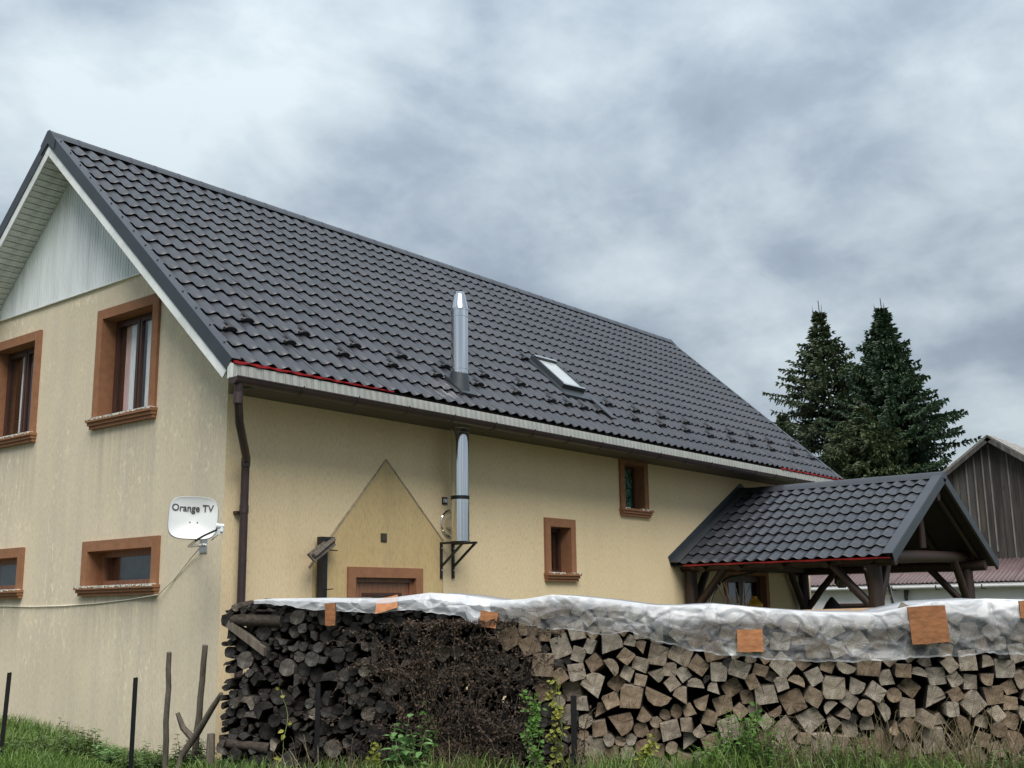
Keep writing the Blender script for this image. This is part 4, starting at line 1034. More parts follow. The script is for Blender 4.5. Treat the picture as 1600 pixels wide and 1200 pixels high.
# ------------------------------------------------------------------ annex and barn behind
def build_barn():
    XB, YA, ZA, SLP = 32.0, 0.505, 7.15, 0.714
    HW = 3.1; x1 = XB+11
    t = thing('barn', (XB, YA, 0), 'old grey plank barn with steep gable rising behind the porch', 'barn')
    ze = ZA-SLP*HW
    mb = MB(); mb.prism([(XB+0.06, YA-HW+0.1, 0), (XB+0.06, YA+HW-0.1, 0), (XB+0.06, YA+HW-0.1, ze-0.05), (XB+0.06, YA, ZA-0.18), (XB+0.06, YA-HW+0.1, ze-0.05)], (x1-XB-0.1, 0, 0)); part('wall', mb, M['darkboard'], t)
    y = YA-HW+0.08; r = random.Random(11)
    while y < YA+HW-0.1:
        w = r.uniform(0.19, 0.30); y1 = min(y+w-0.012, YA+HW-0.08)
        zt = lambda v: ZA-0.13-SLP*abs(v-YA)
        zl = r.uniform(-0.04, 0.0); dx = r.uniform(0, 0.018)
        p = MB()
        if y < YA < y1:
            p.prism([(XB+0.05, y, 2.55+zl), (XB+0.05, y1, 2.55+zl), (XB+0.05, y1, zt(y1)), (XB+0.05, YA, zt(YA)), (XB+0.05, y, zt(y))], (-0.03-dx, 0, 0))
        else: p.prism([(XB+0.05, y, 2.55+zl), (XB+0.05, y1, 2.55+zl), (XB+0.05, y1, zt(y1)), (XB+0.05, y, zt(y))], (-0.03-dx, 0, 0))
        part('plank', p, M['greywood'], t)
        if r.random() < 0.35:
            b = MB(); q = y1+0.006; a = 2.7+r.uniform(0, 0.6); b.hexa([(XB-0.02, q-0.022, a), (XB+0.02, q-0.022, a), (XB+0.02, q+0.022, a), (XB-0.02, q+0.022, a), (XB-0.02, q-0.022, zt(q)-0.05), (XB+0.02, q-0.022, zt(q)-0.05), (XB+0.02, q+0.022, zt(q)-0.05), (XB-0.02, q+0.022, zt(q)-0.05)])
            part('batten', b, M['batten'], t)
        y += w
    for sg in (1, -1):
        d = Vector((0, sg*1.0, -SLP)).normalized(); n = Vector((0, sg*SLP, 1)).normalized(); rp = Vector((XB-0.35, YA, ZA)); L_ = (HW+0.45)*math.sqrt(1+SLP*SLP)
        p = MB(); a, b, c, e_ = rp, rp+d*L_, rp+d*L_-n*0.04, rp-n*0.04
        p.prism([a, b, c, e_], (x1-XB+0.6, 0, 0)); rf = part('roof', p, M['barnroof'], t)
        k = 30
        for i in range(k):      # overlapping roof boards
            q = MB(); xa = XB-0.37+(x1-XB+0.62)*i/k; xb = xa+(x1-XB+0.62)/k-0.02; h = 0.03+0.012*((i*7) % 3)
            q.hexa([Vector((xa, 0, 0))+Vector((0, v.y, v.z)) for v in (rp+n*0.004, rp+d*L_+n*0.004)] + [Vector((xb, v.y, v.z)) for v in (rp+d*L_+n*0.004, rp+n*0.004)] +
                   [Vector((xa, v.y, v.z)) for v in (rp+n*h, rp+d*L_+n*h)] + [Vector((xb, v.y, v.z)) for v in (rp+d*L_+n*h, rp+n*h)]); part('roof_board', q, M['barnroof'], t)
        v = MB(); v.prism([rp-n*0.05+Vector((-0.02, 0, 0)), rp+d*L_-n*0.05+Vector((-0.02, 0, 0)), rp+d*L_-n*0.19+Vector((-0.02, 0, 0)), rp-n*0.19+Vector((-0.02, 0, 0))], (0.04, 0, 0)); part('verge_board', v, M['greywood'], t)
    # lean-to outbuilding in front of it
    XA = XB-2.2; y0, y1 = -7.0, 8.6; zt, zlow = 2.98, 2.20
    a = thing('outbuilding', (XA, 1.0, 0), 'low white outbuilding with faded reddish corrugated roof against the barn', 'outbuilding')
    wy0, wy1 = hit(1375, 950, (1, 0, 0), (XA+0.25, 0, 0)).y, hit(1293, 950, (1, 0, 0), (XA+0.25, 0, 0)).y
    mb = MB(); wz1 = 1.60; wz0 = 0.9
    wall_panel(mb, [(y0, -0.05), (y1, -0.05), (y1, zlow+0.0), (y0, zlow+0.0)], [(wy0, wy1, wz0, wz1)], lambda p, z, dd: Vector((XA+0.25, p, z)), 0.2, 0)
    for yy in (y0, y1): mb.quad([(XA+0.25, yy, -0.05), (XB+0.02, yy, -0.05), (XB+0.02, yy, zt-0.1), (XA+0.25, yy, zlow)])
    part('wall', mb, M['whitewash'], a)
    w_ = MB()
    for (p, q, z0, z1) in ((wy0, wy0+0.08, wz0, wz1), (wy1-0.08, wy1, wz0, wz1), (wy0+0.08, wy1-0.08, wz1-0.08, wz1), (wy0+0.08, wy1-0.08, wz0, wz0+0.08)): w_.box((XA+0.22, p, z0), (XA+0.33, q, z1))
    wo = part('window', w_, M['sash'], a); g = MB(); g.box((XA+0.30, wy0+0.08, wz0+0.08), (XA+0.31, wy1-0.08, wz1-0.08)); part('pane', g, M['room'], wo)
    # corrugated sheets, each one its own piece
    sw = 0.95; k = int((y1-y0)/sw)
    for i in range(k+1):
        m = MB(); nn = 28; ya = y0+sw*i; h = 0.006*(i % 2)
        for (xx, zz) in ((XA-0.05, zlow+0.02), (XB+0.0, zt+0.02)):
            for j in range(nn+1):
                f = j/nn; m.v.append((xx, ya+(sw+0.05)*f, zz+h+0.022*math.sin(f*2*math.pi*7)))
        for j in range(nn): m.f.append((j, j+1, nn+1+j+1, nn+1+j)); m.m.append(0)
        o = part('roof_sheet', m, M['redroof'], a, 180); md = o.modifiers.new('t', 'SOLIDIFY'); md.thickness = 0.012
    m = MB(); m.box((XA-0.01, y0, zlow-0.10), (XA+0.03, y1, zlow-0.012)); part('fascia', m, M['whitewash'], a)
    m = MB(); m.tube([(XA-0.06, y0, zlow-0.11), (XA-0.06, y1, zlow-0.11)], 0.055, 10); gt = part('gutter', m, simple('grey_gutter', (0.42, 0.43, 0.43), 0.5), a, 40)
    y = y0+0.3
    while y < y1: b = MB(); b.box((XA-0.122, y, zlow-0.19), (XA-0.10, y+0.03, zlow-0.05)); b.box((XA-0.12, y, zlow-0.20), (XA+0.25, y+0.03, zlow-0.18)); part('bracket', b, M['iron'], gt); y += 1.45
    # dark rag-wrapped pipe hanging on the white wall
    c = hit(1417, 925, (1, 0, 0), (XA+0.15, 0, 0)); m = MB(); m.tube([(XA+0.12, c.y, 2.02), (XA+0.10, c.y+0.03, 1.75), (XA+0.12, c.y-0.04, 1.45), (XA+0.14, c.y-0.05, 1.30)], [0.09, 0.06, 0.05, 0.03], 8)
    tag(recentre(link('hanging_rag', m.mesh('hanging_rag', M['tarp'], 50))), 'dark rag hanging from the gutter of the white outbuilding', 'rag')
    # stacked grey boards lying on trestles
    for i, (px0, px1, py, dz) in enumerate(((1418, 1500, 942, 0.10), (1456, 1506, 935, 0.07))):
        p0, p1 = hit(px0, py+6, (1, 0, 0), (16.5, 0, 0)), hit(px1, py+6, (1, 0, 0), (16.5, 0, 0))
    p0, p1 = hit(1418, 952, (1, 0, 0), (16.5, 0, 0)), hit(1508, 948, (1, 0, 0), (16.5, 0, 0))
    st = thing('board_stack', ((p0.x+p1.x)/2, (p0.y+p1.y)/2, 0), 'stack of grey boards behind the plastic covered woodpile', 'boards')
    for i in range(9):
        q = MB(); z = 0.16+i*0.165; sft = 0.25*math.sin(i*2.3)
        q.box((p0.x-0.2, p1.y+sft*0.3, z), (p0.x+0.35, p0.y-(0.9 if i == 8 else 0)+sft*0.2, z+0.15)); part('board', q, M['batten'], st)
    for yy in (p1.y+0.5, p0.y-0.6):
        q = MB(); q.box((p0.x-0.15, yy-0.06, -0.02), (p0.x+0.3, yy+0.06, 0.161)); part('bearer', q, M['batten'], st)
build_barn()

# ------------------------------------------------------------------ spruces
def spruce(px, py_top, dist, lean, base_r, spread, dense, seed, label, mat, open_low):
    r = random.Random(seed)
    tip = CAM + ray(px, py_top)*dist
    base = Vector((tip.x, tip.y, 0.0)); H_ = tip.z
    t = thing('spruce_tree', tuple(base), label, 'tree', 'spruces behind the house')
    mb = MB(); k = 10
    mb.tube([base+Vector((lean*0.2*math.sin(i), 0.1*math.sin(i*1.3), H_*i/k)) if i < k else tip for i in range(k+1)], [max(0.018, base_r*(1-0.96*(i/k)**0.9)) for i in range(k+1)], 8)
    part('trunk', mb, M['trunk'], t, 60)
    V = []; Fc = []; stem = MB()
    def spray(a, d, ln, wdh):
        # a needle-covered twig: four thin blades round the axis, pointed
        b = len(V); d = d.normalized(); x = d.cross(Vector((0, 0, 1)))
        if x.length < 0.05: x = Vector((1, 0, 0))
        x.normalize(); y = x.cross(d); tipv = a+d*ln; mid = a+d*ln*0.45
        for ax in (x, (x*0.35+y).normalized()):
            b = len(V); V.extend([tuple(a), tuple(mid+ax*wdh), tuple(tipv), tuple(mid-ax*wdh)]); Fc.append((b, b+1, b+2, b+3))
    z = H_*0.955; lev = 0
    while z > 1.2:
        f = (H_-z)/H_
        rad = spread*(f**0.98)*min(1.0, 0.25+f*3.2)*(0.95+0.55*noise.noise((seed, z*0.7, 0.3)))
        nb = int((6 if f < 0.1 else 8)*dense)+1
        for i in range(nb):
            az = 2*math.pi*(i+r.random()*0.8)/nb + lev*0.7; gap = r.random()
            ln = max(0.12, rad*r.uniform(0.58, 1.12)*(1+0.32*noise.noise((math.cos(az)*1.2+seed, math.sin(az)*1.2, z*0.5))))*(1.15 if gap > 0.9 else 1.0)
            if f > 0.3 and gap < 0.10*open_low: continue
            up0 = 0.85-1.25*min(1, f*2.0); hor = Vector((math.cos(az), math.sin(az), 0))
            a = Vector((tip.x, tip.y, z+r.uniform(-0.12, 0.12)))
            n = max(3, int(ln/0.16)); p = a.copy(); pts = [p.copy()]
            for s_ in range(n):
                g = s_/n; slope = up0*(1-g) + (0.55 if f < 0.5 else 0.35)*g*g - 0.18*g
                p = p + (hor + Vector((0, 0, slope)) + Vector((r.uniform(-.12, .12), r.uniform(-.12, .12), 0))).normalized()*(ln/n)
                pts.append(p.copy())
                side = hor.cross(Vector((0, 0, 1)))
                if g > 0.12 or f < 0.2:
                    for sd in (-1, 1):
                        for rep in range(2 if dense < 1.2 else 3):
                            tl = (0.16+0.30*(1-g)*min(1, f*3+0.25))*r.uniform(0.7, 1.25)
                            dv = hor*r.uniform(0.3, 0.9) + side*sd*r.uniform(0.5, 1.0) + Vector((0, 0, r.uniform(-0.5, 0.38)-0.22*min(1, f*1.5)))
                            q0 = p + Vector((0, 0, 0))
                            spray(q0, dv, tl, 0.030+0.028*r.random())
                            if f > 0.15:
                                q1 = q0 + dv.normalized()*tl*0.6
                                spray(q1, dv*0.4+side*sd*r.uniform(-.4, .6)+Vector((0, 0, r.uniform(-0.8, 0.25))), tl*0.75, 0.026+0.024*r.random())
            spray(pts[-1], pts[-1]-pts[-2], 0.22, 0.028)
            stem.tube(pts[::2]+[pts[-1]], [max(0.006, 0.03*(1-j/len(pts[::2]))*min(1, f*3+0.2)) for j in range(len(pts[::2])+1)], 4, caps=False)
        z -= (0.20+0.16*min(1, f*4))/max(0.8, dense); lev += 1
    # bare leading shoots
    for i in range(5):
        az = i*1.3; L_ = 0.55+0.2*r.random()
        a = Vector((tip.x, tip.y, H_-0.75-0.12*i)); stem.tube([a, a+Vector((0.28*math.cos(az), 0.28*math.sin(az), L_*0.4)), a+Vector((0.34*math.cos(az), 0.34*math.sin(az), L_))], [0.022, 0.016, 0.007], 4)
    me = bpy.data.meshes.new('crown'); me.from_pydata(V, [], Fc); me.materials.append(mat); me.update()
    cr = link('crown', me, t)
    part('branch', stem, M['trunk'], t)['kind'] = 'stuff'
spruce(1278, 470, 49, 0.0, 0.22, 7.4, 1.15, 3, 'slender open spruce with upswept thin branches beside the denser one', M['needle'], 1.6)
spruce(1375, 466, 47, 0.0, 0.26, 7.0, 1.4, 8, 'dense broad dark spruce standing behind the plank barn', M['needle2'], 0.5)
spruce(1345, 625, 44, 0.0, 0.18, 6.6, 1.4, 12, 'shorter olive green spruce in front of the two tall ones', M['needle3'], 0.4)
spruce(1222, 640, 52, 0.0, 0.18, 5.0, 1.2, 15, 'low spruce tip just showing above the far roof verge', M['needle3'], 0.4)

# ------------------------------------------------------------------ woodpile
PA = CAM + ray(350, 950)*10.75; PB = CAM + ray(1600, 950)*9.7
PA.z = PB.z = 0.0
PU = (PB-PA).normalized(); PN = Vector((PU.y, -PU.x, 0))          # along the pile, and out of its front
if PN.dot(CAM-PA) < 0: PN = -PN
PLEN = (PB-PA).length
def pp(u, v, d=0.0): return PA + PU*u + Vector((0, 0, v)) + PN*d
def pix(px, py, d=0.0):
    q = hit(px, py, PN, PA+PN*d); return (q-PA).dot(PU), q.z
def interp(tab, x):
    if x <= tab[0][0]: return tab[0][1]
    for (a, va), (b, vb) in zip(tab, tab[1:]):
        if x <= b: return va+(vb-va)*(x-a)/(b-a)
    return tab[-1][1]
def prof_uv(lst, d=0.0): return sorted(pix(x, y, d) for x, y in lst)
TOPU = prof_uv([(345, 958), (360, 945), (400, 938), (520, 938), (600, 942), (670, 936), (720, 938), (780, 946), (860, 938), (960, 946), (1020, 953), (1115, 951), (1200, 957), (1280, 963), (1370, 963), (1450, 949), (1540, 943), (1600, 945), (1760, 944)])
BND = sorted([(pix(x, y)[1], pix(x, y)[0]) for x, y in ((778, 950), (785, 985), (812, 1030), (838, 1075), (862, 1110), (890, 1140), (905, 1200), (910, 1260))])
UEND = PLEN + 0.75
FB = 0.02
def build_pile():
    r = random.Random(21); rs = np.random.RandomState(5)
    pts = []; rad = []; typ = []
    # seed points: small round logs on the old side, larger split ones on the other
    def is_old(u, v): return u < interp(BND, v)
    area_old = 0; tries = 0
    for u, v in ((r.uniform(0.0, UEND), r.uniform(0.0, 1.72)) for _ in range(26000)):
        if v > interp(TOPU, u): continue
        rl = False
        if is_old(u, v): q = r.choice((0.034, 0.042, 0.048, 0.056, 0.064, 0.076, 0.086))
        else:
            q = r.choice((0.066, 0.076, 0.086, 0.094, 0.102, 0.112, 0.122))
            if v < 0.72 and u < 4.3 and r.random() < 0.45: q = r.uniform(0.05, 0.08); rl = True
        if v < q*0.8 or v > interp(TOPU, u)-q*0.7 or u < q: continue
        ok = True
        for k in range(len(pts)):
            dx = pts[k][0]-u; dy = pts[k][1]-v; m = (rad[k]+q)*(0.74 if is_old(u, v) else 0.78)
            if dx*dx+dy*dy < m*m: ok = False; break
        if ok: pts.append((u, v)); rad.append(q); typ.append(0 if is_old(u, v) else (2 if rl else 1))
    P_ = np.array(pts); Rr = np.array(rad); n = len(P_)
    tv = np.array([interp(TOPU, x) for x in np.linspace(0, UEND, 200)]); tx = np.linspace(0, UEND, 200)
    for it in range(140):
        D = P_[:, None, :]-P_[None, :, :]; dist = np.sqrt((D**2).sum(2))+1e-9; m = Rr[:, None]+Rr[None, :]
        ov = np.clip(m-dist, 0, None); np.fill_diagonal(ov, 0)
        mv = (D/dist[:, :, None]*ov[:, :, None]).sum(1)*0.30
        P_ = P_+mv; P_[:, 1] += 0.0002
        P_[:, 0] = np.clip(P_[:, 0], Rr*0.9, UEND); top = np.interp(P_[:, 0], tx, tv)
        P_[:, 1] = np.clip(P_[:, 1], Rr*0.9+FB, np.maximum(top-Rr*0.9, Rr))
    # small pieces wedged into the gaps
    cand = [(r.uniform(0, UEND), r.uniform(0.03, 1.66)) for _ in range(9000)]; PL = P_.tolist(); RL = Rr.tolist()
    for (u, v) in cand:
        if v > interp(TOPU, u)-0.04: continue
        A_ = np.array(PL); g = float((np.hypot(A_[:, 0]-u, A_[:, 1]-v)-np.array(RL)*(0.92)).min())
        if g > (0.020 if is_old(u, v) else 0.030): PL.append([u, v]); RL.append(min(g*1.25, 0.07)); typ.append(0 if is_old(u, v) else 1)
    P_ = np.array(PL); n0 = n; Rr = np.array(RL); n = len(P_)
    D = P_[:, None, :]-P_[None, :, :]; dist = np.sqrt((D**2).sum(2)); np.fill_diagonal(dist, 9)
    def clip(poly, nx, ny, c):
        out = []
        for i in range(len(poly)):
            a, b = poly[i], poly[(i+1) % len(poly)]; da, db = a[0]*nx+a[1]*ny-c, b[0]*nx+b[1]*ny-c
            if da <= 0: out.append(a)
            if (da < 0) != (db < 0) and abs(da-db) > 1e-12:
                t = da/(da-db); out.append((a[0]+(b[0]-a[0])*t, a[1]+(b[1]-a[1])*t))
        return out
    shapes = []
    for i in range(n):
        q = Rr[i]; kind = typ[i]; rot = r.uniform(0, 2*math.pi); small = kind == 2
        bark = []
        if kind == 0 or small:
            if kind == 0 and r.random() < 0.52:      # a split half or wedge among the round ones
                a0 = 2*math.pi*r.choice((0.28, 0.36, 0.5, 0.62)); poly = [(q*1.15*math.cos(rot+a0*k/6), q*1.15*math.sin(rot+a0*k/6)) for k in range(7)]
                if a0 < 5: poly.append((0.1*q*math.cos(rot+a0/2), 0.1*q*math.sin(rot+a0/2)))
            else:
                ex = r.uniform(0.88, 1.12); k_ = 11
                poly = []
                for k in range(k_):
                    a = 2*math.pi*k/k_; rr = q*(1+0.12*r.uniform(-1, 1)); x, y = rr*ex*math.cos(a), rr/ex*math.sin(a)
                    poly.append((x*math.cos(rot)-y*math.sin(rot), x*math.sin(rot)+y*math.cos(rot)))
        else:
            m = r.random()
            if m < 0.70:          # squarish split billet
                w, h = q*r.uniform(0.84, 1.04), q*r.uniform(0.78, 0.98); base = [(-w, -h), (w, -h*r.uniform(.8, 1.05)), (w*r.uniform(.75, 1), h), (-w*r.uniform(.8, 1.05), h*r.uniform(.8, 1))]
            elif m < 0.90:        # wedge with a rounded bark back
                a0 = r.uniform(1.15, 1.75); base = [(0, -q*0.95)] + [(q*1.9*math.sin(-a0/2+a0*k/5)*0.72, -q*0.95+q*1.95*math.cos(-a0/2+a0*k/5)) for k in range(5, -1, -1)][::-1]
            elif m < 0.97: base = [(q*1.05*math.cos(math.pi*k/6), q*1.05*math.sin(math.pi*k/6)-q*0.4) for k in range(7)]      # half round
            else: base = [(q*math.cos(2*math.pi*k/12), q*math.sin(2*math.pi*k/12)) for k in range(12)]
            poly = [(x*math.cos(rot)-y*math.sin(rot), x*math.sin(rot)+y*math.cos(rot)) for x, y in base]
        # keep each log inside its own room among its neighbours
        for j in np.where(dist[i] < (Rr[i]+Rr)*1.45)[0]:
            dv = P_[j]-P_[i]; dd = dist[i, j]; c = dd*Rr[i]/(Rr[i]+Rr[j])*(1.0 if kind == 0 else 1.16) - 0.003
            poly = clip(poly, dv[0]/dd, dv[1]/dd, c)
            if len(poly) < 3: break
        if len(poly) < 3: shapes.append(None); continue
        poly = clip(poly, 0, -1, P_[i][1]-FB+0.01)
        shapes.append(poly if len(poly) >= 3 else None)
    def area(pl): return abs(sum(pl[k][0]*pl[(k+1) % len(pl)][1]-pl[(k+1) % len(pl)][0]*pl[k][1] for k in range(len(pl))))/2
    def ccw(pl): return pl if sum(pl[k][0]*pl[(k+1) % len(pl)][1]-pl[(k+1) % len(pl)][0]*pl[k][1] for k in range(len(pl))) > 0 else pl[::-1]
    BASIS = Matrix(((PU.x, -PN.x, 0, 0), (PU.y, -PN.y, 0, 0), (0, 0, 1, 0), (0, 0, 0, 1)))   # local x along pile, y into it, z up
    def log_mb(pl, ln, seed, round_):
        mb = MB(); pl = ccw(pl); k = len(pl); rr = random.Random(seed); cx = sum(p[0] for p in pl)/k; cy = sum(p[1] for p in pl)/k
        rings = ((0.0, 0.965), (0.006, 1.0), (ln*0.5, 1.0+rr.uniform(-.04, .02)), (ln, 0.96))
        tx_, tz_ = rr.uniform(-0.03, 0.03), rr.uniform(-0.03, 0.03)
        sk = [rr.uniform(-0.008, 0.008) for _ in pl]
        for (y, sc) in rings:
            for a, (x, z) in enumerate(pl): mb.v.append((cx+(x-cx)*sc+tx_*y/ln, y+(sk[a] if y < 0.01 else 0), cy+(z-cy)*sc+tz_*y/ln))
        mb.v.append((cx, 0.002+rr.uniform(-.004, .004), cy))
        c0 = len(mb.v)-1
        for a in range(k): mb.f.append((a, (a+1) % k, c0)); mb.m.append(0)
        mb.f.append(tuple(3*k+a for a in range(k))[::-1]); mb.m.append(0)
        for g in range(3):
            for a in range(k):
                b = (a+1) % k; mb.f.append((g*k+b, g*k+a, (g+1)*k+a, (g+1)*k+b)); mb.m.append(1 if round_ or a < k*0.6 else 2)
        return mb
    old = [i for i in range(n) if typ[i] == 0 and shapes[i]]; new = [i for i in range(n) if typ[i] > 0 and shapes[i]]
    def seen(i):       # size in the picture
        u, v = P_[i]; return area(shapes[i])*(1.0 if v > 0.10 else 0.25)
    old.sort(key=seen, reverse=True); new.sort(key=seen, reverse=True)
    spare = old[300:] + new[300:]
    OLD_MARKS = [(pix(x, 1060)[0], t_) for x, t_ in ((365, 'at the free pile end'), (440, 'between pile end and black post'), (497, 'behind the black post'), (604, 'below the tilted pale board'), (655, 'behind the leafy sapling'), (760, 'under the dead vine tangle'))]
    NEW_MARKS = [(pix(x, 1060)[0], t_) for x, t_ in ((810, 'next to the dead vine'), (897, 'behind the black post'), (1000, 'between black post and shrub'), (1160, 'behind the green shrub'), (1310, 'between the two square boards'), (1451, 'below the largest board'), (1600, 'past the largest board'))]
    for lst in (old[:300], new[:300]):
        for i in lst:
            isold = typ[i] == 0; rnd_ = isold or typ[i] == 2
            ln = r.uniform(0.34, 0.46); off = r.uniform(-0.09, 0.05) if not isold else r.uniform(-0.085, 0.05)
            if P_[i][1] > interp(TOPU, P_[i][0])-0.35: off = min(off, 0.02)
            me = log_mb(shapes[i], ln, i, rnd_).mesh('firewood_log', [M['end_dark'] if isold else M['end_split'], M['bark'] if rnd_ else M['splitside'], M['bark']], 35)
            o = link('old_firewood_log' if isold else 'round_firewood_log' if rnd_ else 'split_firewood_log', me, None, Matrix.Translation(pp(P_[i][0], P_[i][1], off)) @ BASIS @ Matrix.Rotation(r.uniform(-0.10, 0.09), 4, 'X') @ Matrix.Rotation(r.uniform(-0.13, 0.13), 4, 'Z'))
            u_, v_ = P_[i]; tp = interp(TOPU, u_)
            where = 'close under the sheet' if v_ > tp-0.34 else ('low down' if v_ < 0.5 else 'at mid height')
            lm = min(OLD_MARKS if isold else NEW_MARKS, key=lambda t_: abs(t_[0]-u_))[1]
            sz = ('thick' if Rr[i] > 0.06 else 'thin') if isold else ('thick' if Rr[i] > 0.105 else 'middling' if Rr[i] > 0.075 else 'slim')
            k_ = len(shapes[i])
            if isold: tag(o, '%s %s blackened log %s %s' % (sz, 'half-split' if k_ < 9 else 'round', where, lm), 'log', 'old dark logs in the woodpile')
            elif rnd_: tag(o, 'small round bark-covered log %s %s' % (where, lm), 'log', 'round logs low among the split logs')
            else: tag(o, '%s %s pale split log %s %s' % (sz, {3: 'three-sided', 4: 'four-sided', 5: 'five-sided', 6: 'six-sided'}.get(k_, 'many-sided'), where, lm), 'log', 'split logs in the newer part of the woodpile')
    # what is left over and rows added behind to block light through the gaps
    mb = MB(); mbs = MB()
    def put(i, du, dv, d0, tgt, sc=1.0):
        src = log_mb(shapes[i], r.uniform(0.36, 0.44), i+77, True); b = len(tgt.v)
        for (x, y, z) in src.v: tgt.v.append(tuple(pp(P_[i][0]+du+x*sc, min(max(0.0, P_[i][1]+dv+z*sc), interp(TOPU, P_[i][0])-0.01), d0-y)))
        tgt.f += [tuple(b+a for a in f) for f in src.f]; tgt.m += src.m
    for i in spare:
        if shapes[i]: put(i, 0, 0, r.uniform(-0.06, 0.02), mb)
    if mb.v:
        o = part('firewood_logs', mb, [M['end_dark'], M['bark']], None, 35); o['kind'] = 'stuff'; tag(o, 'smallest dark sticks filling the gaps of the woodpile', 'firewood')
    for i in range(n):
        if shapes[i]: put(i, 0.07, -0.045, -0.50, mbs, 1.3); put(i, -0.06, 0.03, -0.62, mbs, 1.35)
    o = part('added_back_row', mbs, [M['end_dark'], M['bark']], None, 35); o['kind'] = 'stuff'; tag(o, 'added rows of firewood behind the front logs, blocking light through the gaps', 'firewood')
    # the crib of crosswise logs that holds the old end
    zc = 0.05; k = 0
    while zc < 1.48:
        q = r.uniform(0.045, 0.075); L_ = r.uniform(0.34, 0.55); u0 = -0.02-r.uniform(0, 0.05)+r.uniform(0, 0.12)
        c = MB(); d0 = 0.02+r.uniform(-0.01, 0.03)
        a_, b_ = pp(u0, zc+q, d0-0.06), pp(u0+L_, zc+q+r.uniform(-0.05, 0.05), d0-0.05)
        rr = [q*r.uniform(0.85, 1.1) for _ in range(4)]
        c.tube([a_.lerp(b_, t/3)+Vector((0, 0, r.uniform(-.008, .008))) for t in range(4)], rr, 9, m=1, mcap=0)
        if k in (2, 9):
            o = link('crosswise_log', c.mesh('crosswise_log', [M['end_dark'], M['bark']], 40)); recentre(o); tag(o, 'dark log lying lengthwise along the front at the end of the woodpile', 'log', 'crosswise logs at the pile end')
        zc += 2*q+r.uniform(0.0, 0.06); k += 1
    c = MB(); a_, b_ = pp(0.02, 1.47, 0.02), pp(0.44, 1.22, 0.07); c.prism([a_, a_+Vector((0, 0, 0.07))+PU*0.03, b_+Vector((0, 0, 0.05)), b_-Vector((0, 0, 0.03))], -PN*0.10)
    o = link('split_slab', c.mesh('split_slab', M['stake'])); recentre(o); tag(o, 'long grey split slab slanting across the top corner of the woodpile', 'log')
    return n, len(old), len(new)
PILE = build_pile()

